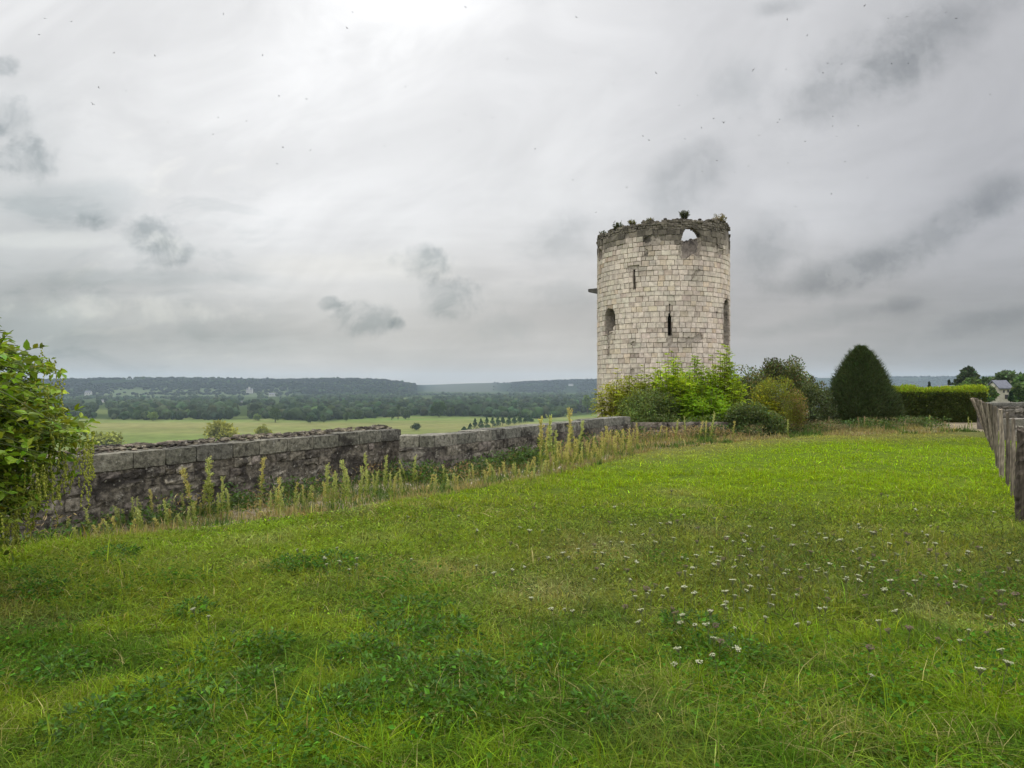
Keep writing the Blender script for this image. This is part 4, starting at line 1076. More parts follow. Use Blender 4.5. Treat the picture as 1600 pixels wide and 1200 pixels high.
def build_shrubs():
    r = np.random.default_rng(23)
    BR = (.17, .30, .02); BR2 = (.24, .33, .03)
    # feathery bright saplings behind the end wall, in front of the tower
    for px, d, ytop, wpx, ns, col, lab in ((966, 26.0, 575, 72, 9, (.165, .225, .03), 'yellowish feathery sapling at the left foot of the tower'), (1004, 25.4, 572, 90, 10, (.15, .23, .03), 'feathery green sapling between the yellowish one and the tall bright clump'),
                                           (1050, 25.0, 550, 92, 12, BR, 'tall bright green feathery sapling in the middle before the tower'), (1088, 25.6, 554, 110, 14, (.14, .27, .018), 'wide bright green sapling just right of the tallest middle one'),
                                           (1130, 25.2, 540, 80, 11, BR, 'tall bright sapling standing against the right edge of the tower'), (1100, 24.3, 596, 110, 12, (.12, .26, .015), 'low dense bright green growth spilling at the end wall'),
                                           (1192, 23.5, 604, 46, 5, (.21, .28, .02), 'small golden yellow sapling in the dark shrubs')):
        z0 = -.2; p = base_at(px, d, z0); h = EYE + (600 - ytop) / F * d - z0
        root = empty('sapling', p); col = (col[0] * 1.65, col[1] * 1.28, col[2] * .9); tag(root, lab, 'sapling', 'feathery saplings before the tower')
        w = wpx / F * d
        pinnate(root, r, int(ns * 2.6), h, w, 20, .40, 9, .12, .40, col, lift=.3, base_h=.12)
        q = unit(r.normal(size=(ns * 5, 3))) * r.uniform(.3, 1, (ns * 5, 1)); C = q * np.array((w * .46, w * .34, h * .36)) + (0, 0, h * .42); C[:, 2] = np.clip(C[:, 2] * (1.15 - .35 * (np.abs(C[:, 0]) / (w * .46)) ** 2), .1, h * .84)
        cloud(p, C, .17, ns * 420, .085, .38, col, M['leaf'], r, parent=root, tonevar=.22, up=.25, name='leaf_mass')
    # dark small-leaved bush on the wall
    p = base_at(1018, 24.0, -.1); root = empty('bush', p); tag(root, 'dark green small leaved bush draped over the wall corner', 'bush')
    stems(root, r, 9, 1.3, .7, .03)
    n = 40; q = unit(r.normal(size=(n, 3))); C = q * np.array((.80, .5, .42)) + (-.05, 0, .85); C[:, 2] = np.maximum(C[:, 2], .35)
    C = np.concatenate([C, np.array([(x_, -.85 + .2 * r.random(), .42 + .14 * r.random()) for x_ in np.linspace(-.7, 2.9, 26)]), np.array([(-.62, -.75, .45), (-.4, -.8, .5), (-.75, -.6, .75), (-.1, -.8, .6), (.2, -.8, .6), (-.8, -.8, .3)])])
    cloud(p, C, np.r_[np.full(40, .24), np.full(len(C) - 40, .13)], 10500, .075, .55, (.095, .135, .035), M['leaf'], r, parent=root, tonevar=.25)
    # grey green tree with dusky twigs
    for px, d, ytop, wpx, nl, lab in ((1222, 28.0, 556, 140, 10500, 'grey green loose crowned small tree between saplings and clipped yew'), (1172, 27.3, 571, 60, 4200, 'dusky narrow shrub beside the right saplings, behind the golden one')):
        p = base_at(px, d, -.2); h = EYE + (600 - ytop) / F * d + .2; w = wpx / F * d
        root = empty('small_tree', p); tag(root, lab, 'tree'); stems(root, r, 16, h * .78, w * .34, .04, (.09, .075, .06))
        n = 46; q = unit(r.normal(size=(n, 3))) * r.uniform(.5, 1, (n, 1)); C = q * np.array((w * .42, w * .35, h * .42)) + (0, 0, h * .52); C[:, 2] = np.clip(C[:, 2], .3, h * .93)
        cloud(p, C, .27, nl * 2, .085, .55, (.105, .125, .045), M['leaf'], r, parent=root, tonevar=.3, up=.6, hue=.18)
    # olive clipped shrub, browning on one side
    p = base_at(1214, 23.6, -.05); root = empty('shrub', p); tag(root, 'olive rounded shrub browning on its right side', 'shrub'); stems(root, r, 14, 1.5, .55, .025)
    n = 46; q = unit(r.normal(size=(n, 3))); C = q * np.array((.72, .5, .85)) + (0, 0, .88); C[:, 2] = np.clip(C[:, 2], .12, 1.68)
    cloud(p, C, .2, 9500, .065, .42, (.15, .17, .022), M['leaf'], r, parent=root, tonevar=.2, up=.9)
    cloud(p, C[C[:, 0] > .25] + (.08, -.05, 0), .16, 1500, .06, .4, (.17, .12, .05), M['leaf'], r, parent=root, name='browned_foliage', up=.9)
    # dark ivy and bramble masses at their feet
    for px, d, wpx, ytop, lab in ((1172, 22.9, 62, 636, 'dark blue green bramble mound at the end of the wall'), (1202, 22.8, 40, 655, 'lower dark ivy mound before the olive shrub'), (1268, 25.5, 70, 606, 'dark green shrub in the gap left of the yew')):
        p = base_at(px, d); h = EYE + (600 - ytop) / F * d - p[2]; w = wpx / F * d; root = empty('bramble', p); tag(root, lab, 'bush'); stems(root, r, 10, h * .85, w * .4, .018)
        n = 34; q = unit(r.normal(size=(n, 3))); C = q * np.array((w * .45, .4, h * .45)) + (0, 0, h * .5); C[:, 2] = np.maximum(C[:, 2], .08)
        cloud(p, C, .19, 6500, .075, .6, (.082, .115, .034) if px < 1250 else (.055, .075, .025), M['leaf'], r, parent=root, tonevar=.25, zmin=0)
    # clipped yew
    p = base_at(1345, 29.5); root = empty('yew_tree', p); tag(root, 'tall dark clipped yew, cone shaped with a pointed top', 'tree')
    d = 29.5; H = EYE + (600 - 546) / F * d - p[2]; hw = 57 / F * d
    def prof(t): return hw * np.interp(t, [0, .15, .3, .5, .69, .87, .95, 1.0], [.95, .97, .87, .71, .54, .31, .14, .01])
    mb = MB(); mb.tube([(0, 0, -.3), (0, 0, .6), (0.03, 0, H * .8)], [.13, .11, .03], 8, (.06, .045, .035)); mb.obj('trunk', M['bark'], root)
    def yew(n, prof, H, c0, off=np.zeros(3)):
        t = r.random(n); a = r.random(n) * 6.283
        lump = 1 + .10 * (fbm(a * 2.2 + 40, t * 5, .55, 33, 3) - .5) * 2
        rad = prof(t) * lump * (1 - .22 * r.random(n) ** 2.2)
        P = np.stack([rad * np.cos(a), rad * np.sin(a), t * H], -1) + off
        o = np.stack([np.cos(a), np.sin(a), np.full(n, .35)], -1)
        D = unit(o * .8 + r.normal(0, .5, (n, 3)) + (0, 0, .55)); l = .085 * r.uniform(.5, 1.5, n)
        inn = r.random(n) < .22                       # the twiggy inside, further in and coarser
        P[inn, :2] = (P[inn, :2] - off[:2]) * r.uniform(.55, .86, (inn.sum(), 1)) + off[:2]
        l = np.where(inn, .22, l); wd = np.where(inn, .16, l * .3)
        spk = (~inn) & (r.random(n) < .10); l = np.where(spk, l * 2.6, l); wd = np.where(spk, .022, wd); P[spk] += o[spk] * .04; D[spk] = unit(o[spk] + r.normal(0, .35, (spk.sum(), 3)) + (0, 0, .8))
        V, Q = leaves(P, D, unit(r.normal(size=(n, 3)) + o), l, wd, 0.05)
        tone = (.75 + .55 * fbm(a * 2.2 + 40, t * H, .25, 44, 3))[:, None]
        return V, Q, rep(pal(c0, n, .25, .1, r) * tone, 4)
    V, Q, c = yew(60000, prof, H, (.046, .066, .022)); link('foliage', mesh('foliage', V, Q, M['needle'], c), root)
    p = base_at(1377, 29.2); root = empty('yew_bush', p); tag(root, 'low rounded dark yew bush against the right of the clipped yew', 'bush')
    mb = MB(); mb.tube([(0, 0, -.3), (0, 0, .4), (0, 0, .9)], [.08, .06, .02], 6, (.06, .045, .035)); mb.obj('trunk', M['bark'], root)
    V, Q, c = yew(14000, lambda t: .76 * np.interp(t, [0, .2, .5, .8, .95, 1], [.85, 1, .95, .65, .3, .02]), 1.35, (.046, .066, .022)); link('foliage', mesh('foliage', V, Q, M['needle'], c), root)
    # hedge with this year's shoots along the top
    d = 30.2; x0, x1 = (1392 - 800) / F * d, (1527 - 800) / F * d; p = np.array(((x0 + x1) / 2, d, 0.)); root = empty('hedge', p); tag(root, 'clipped dark hedge topped with bright yellow green shoots', 'hedge')
    Lh = (x1 - x0) / 2; mb = MB()
    for k in range(22): x = r.uniform(-Lh, Lh) * .95; mb.tube([(x, r.normal(0, .15), -.3), (x, r.normal(0, .2), .7), (x + r.normal(0, .2), r.normal(0, .2), 1.25)], [.03, .02, .008], 5, (.05, .04, .03))
    mb.obj('branches', M['bark'], root)
    n = 34000; P = np.stack([r.uniform(-Lh, Lh, n), r.uniform(-.55, .55, n), r.uniform(-.1, 1.28, n)], -1)
    f = r.random(n) < .65; P[f, 1] = -.55 + .18 * r.random(f.sum()) ** 2 + .14 * (fbm(P[f, 0], P[f, 2], .5, 66, 3) - .5)
    g = (~f) & (r.random(n) < .5); P[g, 2] = 1.28 - .1 * r.random(g.sum())
    l = .07 * r.uniform(.6, 1.4, n); l = np.where(f | g, l, .17); V, Q = leaves(P, unit(r.normal(0, .6, (n, 3)) + (0, -.7, .4)), unit(r.normal(size=(n, 3)) + (0, -.3, .8)), l, l * .5)
    tone = (.6 + .9 * fbm(P[:, 0], P[:, 2], .35, 67, 3))[:, None]
    link('foliage', mesh('foliage', V, Q, M['leaf'], rep(pal((.055, .075, .018), n, .3, .1, r) * tone, 4)), root)
    n = 13000; xx = r.uniform(-Lh, Lh + .15, n); ht = .20 + .42 * fbm(xx, xx * 0, .30, 68, 3) + .05 * sst(xx, .6 * Lh, Lh)
    P = np.stack([xx, r.uniform(-.55, .5, n), 1.06 + ht * r.random(n) ** .8], -1); l = .085 * r.uniform(.6, 1.4, n)
    V, Q = leaves(P, unit(r.normal(0, .35, (n, 3)) + (0, -.1, 1.)), unit(r.normal(size=(n, 3))), l, l * .42)
    link('new_shoots', mesh('new_shoots', V, Q, M['leaf'], rep(pal((.22, .30, .02), n, .25, .1, r), 4)), root)


build_shrubs()


# ------------------------------------------------------------------ the town's edge on the right
def build_town():
    r = np.random.default_rng(31)
    def tree(px, pyt, pyb, wpx, d, col, lab, kind='round', n=5200, name='tree'):
        x = (px - 800) / F * d; zb = EYE + (600 - pyb) / F * d; h = (pyb - pyt) / F * d; w = wpx / F * d; zg = min(zb - .1, -9.5)
        root = empty(name, (x, d, zg)); tag(root, lab, 'tree'); lift = zb - zg
        mb = MB(); mb.tube([(0, 0, -1), (0, 0, lift), (.1, 0, lift + h * .7)], [h * .04 + .1, h * .035 + .08, .05], 7, (.08, .065, .05)); mb.obj('trunk', M['bark'], root)
        if kind == 'cedar':
            C = []; sg = []
            for k in range(9):
                t = k / 8; z = h * (.18 + .78 * t); q = w * .46 * (1 - t) ** .9 + .15
                for a in np.linspace(0, 6.28, 7)[:-1] + r.random() * 2: C.append((math.cos(a) * q * r.uniform(.5, 1), math.sin(a) * q * r.uniform(.5, 1), z + r.normal(0, h * .02))); sg.append(w * .085 * (1.15 - .5 * t))
            C = np.array(C); sg = np.array(sg); fl = .5
        elif kind == 'cone':
            t = r.random(40); a = r.random(40) * 6.28; q = w * .32 * (1 - t) ** .7 + .02
            C = np.stack([q * np.cos(a), q * np.sin(a), h * (.03 + .93 * t)], -1); sg = np.maximum(w * .16 * (1.05 - t), .06); fl = 1.3
        else:
            q = unit(r.normal(size=(46, 3))) * r.uniform(.55, 1, (46, 1)); C = q * np.array((w * .42, w * .42, h * .42)) + (0, 0, h * .5); sg = np.full(46, w * .10); fl = .9
        C = C + (0, 0, lift)
        cloud((x, d, zg), C, sg, n, (.022 * d * .25 + .05) * (.3 if kind == 'cone' else .8), .7, col, M['far_leaf'], r, parent=root, tonevar=.22, flat=fl, name='crown')
    tree(1513, 577, 612, 44, 190, (.06, .085, .045), 'dark flat tiered cedar standing above the hedge end', 'cedar')
    tree(1520, 594, 618, 34, 165, (.10, .15, .05), 'rounded mid green tree below the cedar')
    tree(1536.5, 588, 622, 9, 150, (.05, .08, .045), 'narrow dark conifer left of the pale house', 'cone', 3000)
    tree(1483, 594, 612, 4, 170, (.035, .05, .024), 'thin cypress spire above the hedge', 'cone', 1500)
    tree(1452, 597, 612, 5, 240, (.04, .055, .028), 'tiny hazy spire above the middle of the hedge', 'cone', 1200)
    tree(1548, 590, 622, 22, 210, (.085, .12, .055), 'hazy green tree behind the pale house chimney')
    tree(1583, 579, 616, 52, 175, (.07, .105, .045), 'broad dark tree with pale sprays over the house roof')
    tree(1606, 584, 632, 36, 130, (.08, .14, .045), 'green tree cut by the right picture edge')
    tree(1545, 606, 626, 18, 118, (.09, .14, .05), 'round green garden shrub left of the pale house', n=3000)
    tree(1579.5, 612, 625, 6, 112, (.03, .06, .03), 'small dark conical yew before the low white wing', 'cone', 1500)
    tree(1596, 600, 628, 26, 122, (.08, .13, .05), 'bushy tree at the end of the low white wing', n=3500)
    d = 128.; s = d / F
    def X(px): return (px - 800) * s
    def Z(py): return EYE + (600 - py) * s
    p = (X(1561), d, Z(624)); root = house('town_house', p, 2.6, 2.2, 19 * s, 9 * s, .25, 'pale stone house with tall gable chimney and slate roof', (.36, .33, .28), (.11, .115, .14), windows=0)
    cb = MB(); cb.box((-1.45, -.5, .2), (-.7, .45, 25 * s), (.45, .42, .36)); cb.obj('gable_chimney', M['plaster'], root)
    cb = MB(); cb.box((.05, -1.17, .1), (.75, -1.02, 7.5 * s), (.03, .025, .03)); cb.obj('door', M['slate'], root)
    for x, z in ((-.2, 10.5), (.75, 11)):
        cb = MB(); cb.box((x - .16, -1.16, z * s), (x + .16, -1.02, (z + 4) * s), (.05, .05, .06)); cb.obj('window', M['slate'], root)
    house('town_house', (X(1580), d + 3, Z(625)), 2.9, 2.4, 8 * s, 4 * s, .2, 'low white wing with a shallow roof right of the gabled house', (.44, .42, .38), (.2, .17, .16), windows=2, chim=False)
    house('town_house', (X(1530), d + 10, Z(618)), 2.4, 2.2, 8 * s, 6 * s, -.5, 'small grey roofed house peeping over the hedge end', (.6, .57, .52), (.10, .11, .13), windows=1)


build_town()


# ------------------------------------------------------------------ tree hanging in from the left
def build_left_tree():
    r = np.random.default_rng(77)
    base = np.array((-6.6, 5.0, float(gz(-6.6, 5.0)))); root = empty('pagoda_tree', base); tag(root, 'leafy tree branch with hanging strings of green pods, entering from the left', 'tree')
    mb = MB(); mb.tube([base * 0 - (0, 0, .4), (.1, .1, .9), (.25, .1, 1.9), (.35, .2, 2.6)], [.16, .13, .10, .05], 9, (.11, .09, .07)); mb.obj('trunk', M['bark'], root)
    d0 = 5.3
    # twig tips in photo space -> a loose drooping mass of compound leaves
    outline = [(-60, 535), (0, 548), (22, 560), (45, 578), (62, 592), (60, 620), (85, 650), (104, 668), (122, 680), (128, 700), (118, 720), (95, 728), (60, 740), (45, 785), (28, 825), (-60, 850)]
    tips = []
    while len(tips) < 420:
        px, py = r.uniform(-190, 145), r.uniform(535, 850)
        if (px < -60 and py > 545) or inpoly(np.array(px), np.array(py), outline): tips.append((px, py))
    bm_ = MB(); P, D, N, LL, CT = [], [], [], [], []
    tips += [(4, 520), (28, 540), (50, 556), (66, 578), (35, 575), (92, 648), (112, 664), (122, 676), (128, 690), (60, 640), (85, 660), (10, 540), (15, 560), (100, 690), (75, 700)]
    for (px, py) in tips:
        d = d0 + r.normal(0, .38); tip = at(px, py, d) - base
        src = np.array((.3 + .1 * r.random(), .15, 1.4 + r.random() * 1.1)) if py < 700 else np.array((.3, .15, 1.0 + r.random()))
        m1 = src * .55 + tip * .45 + np.array((0, 0, .08 + .08 * r.random())); 
        bm_.tube([src, m1, tip * .8 + m1 * .2 + (0, 0, .06), tip], [.010, .006, .004, .0025], 4, (.06, .075, .025))
        for q in range(6):
            t = .35 + .65 * (q + r.random()) / 6; p0 = m1 * (1 - t) + tip * t + (0, 0, .06 * (1 - t)) + r.normal(0, .02, 3)
            a = r.random() * 6.28; L = r.uniform(.16, .27); dr = unit(np.array((math.cos(a) + .45, math.sin(a) * .8, r.uniform(-.1, .75))))
            npair = 4; tt = np.linspace(.25, 1, npair); pts = p0 + dr[None] * (tt * L)[:, None] - np.array((0, 0, 1.)) * (.18 * tt ** 2 * L)[:, None]
            bm_.tube(np.concatenate([p0[None], pts]), [.0028] * (npair + 1), 3, (.12, .17, .04), False)
            dd = unit(np.gradient(pts, axis=0)); sd = unit(np.cross(dd, (0, 0, 1.))); tone = np.exp(r.normal(0, .22))
            for sg in (-1, 1):
                P.append(pts); D.append(unit(sd * sg * .8 + dd * .6 + np.array((0, 0, .05)) + r.normal(0, .5, pts.shape))); N.append(np.broadcast_to((0, -.35, .8), pts.shape) + r.normal(0, .6, pts.shape)); LL.append(r.uniform(.050, .084, npair)); CT.append(np.full(npair, tone))
            P.append(pts[-1:]); D.append(dd[-1:]); N.append(np.array([[0, 0, 1.]])); LL.append(np.array([r.uniform(.05, .085)])); CT.append(np.array([tone]))
    P, D, N, LL, CT = map(np.concatenate, (P, D, N, LL, CT)); n = len(P)
    # six-sided leaflets with a fold along the midrib
    D = unit(D); Sd = unit(np.cross(D, N)); Nn = np.cross(Sd, D); L = LL[:, None]; w = L * .27
    V = np.stack([P, P + D * L * .3 + Sd * w * .95 + Nn * w * .25, P + D * L * .65 + Sd * w * .8 + Nn * w * .2, P + D * L - Nn * L * .08, P + D * L * .65 - Sd * w * .8 + Nn * w * .2, P + D * L * .3 - Sd * w * .95 + Nn * w * .25], 1).reshape(-1, 3)
    i = np.arange(n)[:, None] * 6; Q = np.concatenate([i + np.array([[0, 1, 2, 3]]), i + np.array([[0, 3, 4, 5]])])
    C = np.array([at(px, py, 5.75) - base for px, py in [(x_, y_) for x_, y_ in tips if x_ < 80 and y_ > 590] + [(30, 800), (10, 830), (20, 780), (40, 760), (10, 760)]]) ; C = C + r.normal(0, .08, C.shape)
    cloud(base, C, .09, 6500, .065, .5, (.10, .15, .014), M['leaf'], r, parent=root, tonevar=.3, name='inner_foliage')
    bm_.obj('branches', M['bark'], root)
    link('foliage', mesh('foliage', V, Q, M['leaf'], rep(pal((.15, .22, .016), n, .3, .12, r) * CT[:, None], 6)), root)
    # strings of pods
    pb = MB(); V0, T0 = ico(1)
    spots = [(95, 705), (105, 720), (130, 690), (134, 705), (138, 715), (125, 700), (140, 690), (60, 725), (65, 740), (75, 745), (55, 750), (80, 755), (85, 730), (30, 790), (25, 805), (40, 800), (20, 780), (35, 770), (15, 815), (50, 780), (97, 740), (72, 600), (82, 575), (90, 590), (68, 560), (75, 615), (60, 650), (80, 655), (100, 655), (10, 750), (5, 800), (45, 740), (20, 830), (28, 822), (130, 735)]
    for (px, py) in spots * 3:
        px += r.normal(0, 7); py += r.normal(0, 9); p = at(px, py, d0 + r.normal(0, .3)) - base; nb = int(r.integers(9, 24)); p[2] += .05
        drift = r.normal(0, .12, 2)
        for k in range(nb):
            p = p + np.array((drift[0] * .013 + r.normal(0, .003), drift[1] * .013 + r.normal(0, .003), -.0135)); s = r.uniform(.0045, .008)
            pb.add(V0 * (s, s, s * 1.35) + p + r.normal(0, .003, 3), T=T0, col=np.array((.25, .27, .04)) * np.exp(r.normal(0, .2)))
    pb.obj('seed_pods', M['leaf'], root)


build_left_tree()


# ------------------------------------------------------------------ grass
def blades(x, y, L, w, lean, col, r, dz=0.):
    n = len(x); a = r.random(n) * 6.283; fa = a + r.normal(0, .6, n)
    z = gz(x, y) - .01 + dz
    dx, dy = np.cos(a), np.sin(a); sx, sy = -np.sin(fa), np.cos(fa)
    P0 = np.stack([x, y, z], -1); h = L * np.cos(np.minimum(lean, 1.4)); b = L * np.sin(np.minimum(lean, 1.4))
    M1 = P0 + np.stack([dx * b * .32, dy * b * .32, h * .60], -1); TP = P0 + np.stack([dx * b, dy * b, h * (1. - .12 * lean)], -1)
    Sv = np.stack([sx, sy, np.zeros(n)], -1) * (w / 2)[:, None]
    V = np.stack([P0 - Sv, P0 + Sv, M1 + Sv * .85, M1 - Sv * .85, TP], 1).reshape(-1, 3)
    i = np.arange(n)[:, None] * 5
    return V, i + np.array([[0, 1, 2, 3]]), i + np.array([[3, 2, 4]]), np.repeat(col, 5, axis=0)


def scatter(n, d0, d1, r, margin=.88):
    d = np.sqrt(r.uniform(d0 ** 2, d1 ** 2, n)); w = margin * d + 1.4; x = w * r.uniform(-1, 1, n); return x, d


def build_grass():
    r = np.random.default_rng(5); mb = MB()
    for n, d0, d1, L0, w0 in ((390000, 1.9, 4.6, .070, .0036), (330000, 4.4, 8., .066, .0052), (260000, 7.8, 13.5, .058, .0078), (320000, 13.2, 25., .05, .0105)):
        x, y = scatter(n, d0, d1, r); e = side(x, y, EDGE)
        clump = fbm(x, y, .28, 141, 3); tall = fbm(x, y, 1.3, 151, 3)
        tall = tall + .75 * sst(4.6 - y, 0, 1.6) * sst(x, -.3, 1.2) * fbm(x, y, .8, 155, 3)
        k = r.random(n) < sst(e + .6 * (fbm(x, y, .7, 161) - .5), -.25, .25) * np.clip(.12 + 1.5 * sst(clump, .28, .68), 0, 1)
        k &= ~((x > 14.4) & (y > 20.))
        x, y, tall, clump = x[k], y[k], tall[k], clump[k]; m = len(x)
        c = tint(x, y)
        dead = r.random(m) < (.04 + .09 * (fbm(x, y, 1.1, 171) > .55)) * np.where((y > 8) & (x > -1), .5, 1.)
        L = L0 * (.35 + 1.15 * tall + .5 * clump) * np.exp(r.normal(0, .36, m)) * np.where(r.random(m) < .03, 1.9, 1.)
        c = c * np.exp(r.normal(0, .36, (m, 1))) * np.exp(r.normal(0, .09, (m, 3)))
        c[dead] = np.array((.29, .26, .10)) * np.exp(r.normal(0, .25, (dead.sum(), 1)))
        lean = np.clip(np.abs(r.normal(1.08, .40, m)), 0, 1.48)
        V, Q, T, C = blades(x, y, L * (1 + .35 * (lean > 1.2)), w0 * np.exp(r.normal(0, .3, m)), lean, c, r, np.where(lean > 1.15, r.uniform(0, .045, m), 0.) * (.4 + 1.2 * tall)); mb.add(V, Q, T, C)
    # long strands lying over the sward in every direction
    n = 160000; x, y = scatter(n, 2., 8.5, r); k = (side(x, y, EDGE) > .1) & (r.random(n) < .25 + .75 * sst(fbm(x, y, .45, 175, 3), .42, .62)); x, y = x[k], y[k]; m = len(x)
    V, Q, T, C = blades(x, y, r.uniform(.05, .15, m), .0027 * np.clip(y / 3.6, 1, 2.), r.uniform(1.15, 1.5, m), tint(x, y) * (1.12, 1.15, 1.7) * np.exp(r.normal(0, .35, (m, 1))), r, r.uniform(.015, .06, m)); mb.add(V, Q, T, C)
    # thatch: dead stalks lying in the sward
    x, y = scatter(15000, 2.2, 10, r); k = (side(x, y, EDGE) > .1) & (r.random(15000) < .2 + .8 * sst(fbm(x, y, .8, 173, 3), .45, .65)); x, y = x[k], y[k]; m = len(x)
    V, Q, T, C = blades(x, y, r.uniform(.05, .15, m), .0028 * np.clip(y / 4, 1, 2.4), r.uniform(1.0, 1.5, m), np.array((.34, .30, .15)) * np.exp(r.normal(0, .3, (m, 1))), r, .03); mb.add(V, Q, T, C)
    tag(mb.obj('grass', M['grass']), 'uneven green grass of the castle lawn', 'grass', kind='stuff')
    # clover and other small broad leaves low in the sward
    mb = MB(); P = []
    for _ in range(520):
        d = r.uniform(2.3, 6.6); x0 = d * r.uniform(-.8, .8)
        if fbm(np.array([x0]), np.array([d]), .9, 181, 3)[0] < .47: continue
        n = int(r.integers(25, 90)); P.append(np.stack([x0 + r.normal(0, .13, n), d + r.normal(0, .13, n)], -1))
    P = np.concatenate(P); n = len(P); z = gz(P[:, 0], P[:, 1]) + r.uniform(.02, .115, n)
    D = unit(np.stack([r.normal(size=n), r.normal(size=n), r.uniform(-.2, .5, n)], -1)); l = r.uniform(.014, .036, n)
    V, Q = leaves(np.c_[P, z], D, unit(r.normal(0, .4, (n, 3)) + (0, 0, 1)), l, l * .8)
    tag(link('clover', mesh('clover', V, Q, M['grass'], rep(pal((.05, .125, .010), n, .3, .1, r), 4))), 'dark clover and small broad leaves among the grass', 'ground cover', kind='stuff')
    # lusher broad leaved clumps in the near sward
    PP, DD, LL = [], [], []
    for px, py, w_ in [(620, 1010, .30), (560, 1035, .22), (350, 1030, .28), (420, 1015, .18), (250, 1110, .3), (330, 1130, .22), (780, 1105, .22), (690, 1120, .2), (520, 880, .3), (455, 885, .2), (180, 870, .25), (640, 960, .3), (700, 1000, .25), (150, 1150, .25), (480, 1150, .3), (560, 1120, .22), (860, 1060, .2), (60, 930, .2), (940, 1130, .2), (1090, 1000, .3), (1150, 1040, .25), (300, 960, .15), (400, 1085, .2), (640, 1075, .25), (730, 1060, .18), (90, 1060, .18)]:
        d = EYE * F / (py - 600); x0 = (px - 800) / F * d; n = int(520 * w_ / .25)
        a = r.random(n) * 6.28; q = w_ * np.sqrt(r.random(n)) * (1 + .3 * np.sin(3 * a + px)); x, y = x0 + q * np.cos(a), d + q * np.sin(a) * 1.3
        hh = (.12 * (1 - (q / w_ / 1.3) ** 2)).clip(.02); PP.append(np.stack([x, y, gz(x, y) + hh * r.random(n) ** .6 + .015], -1)); DD.append(np.stack([np.cos(a), np.sin(a), r.uniform(-.3, .9, n)], -1) + r.normal(0, .5, (n, 3))); LL.append(r.uniform(.018, .05, n))
    PP, DD, LL = map(np.concatenate, (PP, DD, LL)); V, Q = leaves(PP, unit(DD), unit(r.normal(0, .55, (len(PP), 3)) + (0, 0, 1)), LL, LL * r.uniform(.25, .6, len(PP)), .15, .2)
    tag(link('broad_leaf_weeds', mesh('broad_leaf_weeds', V, Q, M['leaf'], rep(pal((.054, .125, .011), len(PP), .38, .1, r), 4))), 'dark green leafy weed clumps in the near lawn', 'ground cover', kind='stuff')
    n = 150000; x, y = scatter(n, 2.2, 9.5, r); k = (side(x, y, EDGE) > .05) & (r.random(n) < .15 + .95 * sst(fbm(x, y, .5, 183, 3), .40, .60)); x, y = x[k], y[k]; n = len(x)
    z = gz(x, y) + r.uniform(0, .06, n); D = unit(np.stack([r.normal(size=n), r.normal(size=n), r.uniform(-.2, 1., n)], -1)); l = r.uniform(.010, .024, n) * np.clip(y / 4.5, 1, 1.8)
    V, Q = leaves(np.stack([x, y, z], -1), D, unit(r.normal(0, .5, (n, 3)) + (0, 0, 1)), l, l * r.uniform(.4, .85, n))
    tag(link('meadow_herbs', mesh('meadow_herbs', V, Q, M['grass'], rep(tint(x, y) * (.8, .95, 1.2) * np.exp(r.normal(0, .4, (n, 1))), 4))), 'small leaved herbs matted through the lawn', 'ground cover', kind='stuff')
    # feathery yarrow leaves in the olive patch
    n = 150000; x, y = scatter(n, 3.4, 11, r); f = np.exp(-((x - 2.9) / 2.9) ** 2 - ((y - 6.5) / 2.1) ** 2) * (.12 + 1.3 * sst(fbm(x, y, .55, 191, 3), .38, .64)); k = (r.random(n) < f) & (side(x, y, EDGE) > .3); x, y = x[k], y[k]; n = len(x)
    z = gz(x, y) + r.uniform(.02, .26, n) * (.4 + .8 * fbm(x, y, .6, 191, 3)); D = unit(np.stack([r.normal(size=n), r.normal(size=n), r.uniform(.1, 1.6, n)], -1)); l = r.uniform(.03, .075, n)
    V, Q = leaves(np.stack([x, y, z], -1), D, unit(r.normal(size=(n, 3))), l, l * .16)
    tag(link('yarrow_foliage', mesh('yarrow_foliage', V, Q, M['grass'], rep(pal((.092, .122, .032), n, .34, .1, r), 4))), 'feathery grey green yarrow leaves in the meadow patch', 'ground cover', kind='stuff')
    # dry grass and low weeds on the bare strip by the wall
    mb = MB(); n = 100000; s = r.random(n); seg = np.array(EDGE[:11]); cum = np.concatenate([[0], np.cumsum(np.hypot(*np.diff(seg, axis=0).T))]); q = s * cum[-1]
    x = np.interp(q, cum, seg[:, 0]) + r.normal(0, .1, n); y = np.interp(q, cum, seg[:, 1]); o = r.uniform(-.2, 3.2, n); x = x - o * .75; y = y + o * .62
    e = side(x, y, EDGE); wd = side(x, y, BEYOND)
    dens = .32 + .68 * sst(fbm(x, y, .6, 201, 3), .44, .60) * (1 - .6 * np.exp(-((x - .2) / 1.6) ** 2 - ((y - 13.3) / 1.1) ** 2)); k = (e < .15) & (wd > .06) & (r.random(n) < dens); x, y, wd = x[k], y[k], wd[k]; n = len(x)
    green = (fbm(x, y, .9, 211, 3) + .25 * sst(.9 - wd, 0, .8) > .58)[:, None]
    c = np.where(green, np.array((.06, .105, .022)), np.array((.215, .19, .085))) * np.exp(r.normal(0, .3, (n, 1))) * np.exp(r.normal(0, .08, (n, 3)))
    L = .10 * np.exp(r.normal(0, .45, n)) * np.where(green[:, 0], 1.1, .95); V, Q, T, C = blades(x, y, L, .009 * np.exp(r.normal(0, .3, n)) * np.clip(y / 10, .7, 2), np.clip(np.abs(r.normal(.6, .4, n)), 0, 1.35), c, r); mb.add(V, Q, T, C)
    tag(mb.obj('dry_grass', M['grass']), 'straw coloured dry grass on the bare strip along the wall', 'grass', kind='stuff')
    # pebbles of the worn path
    mb = MB(); V0, T0 = ico(1)
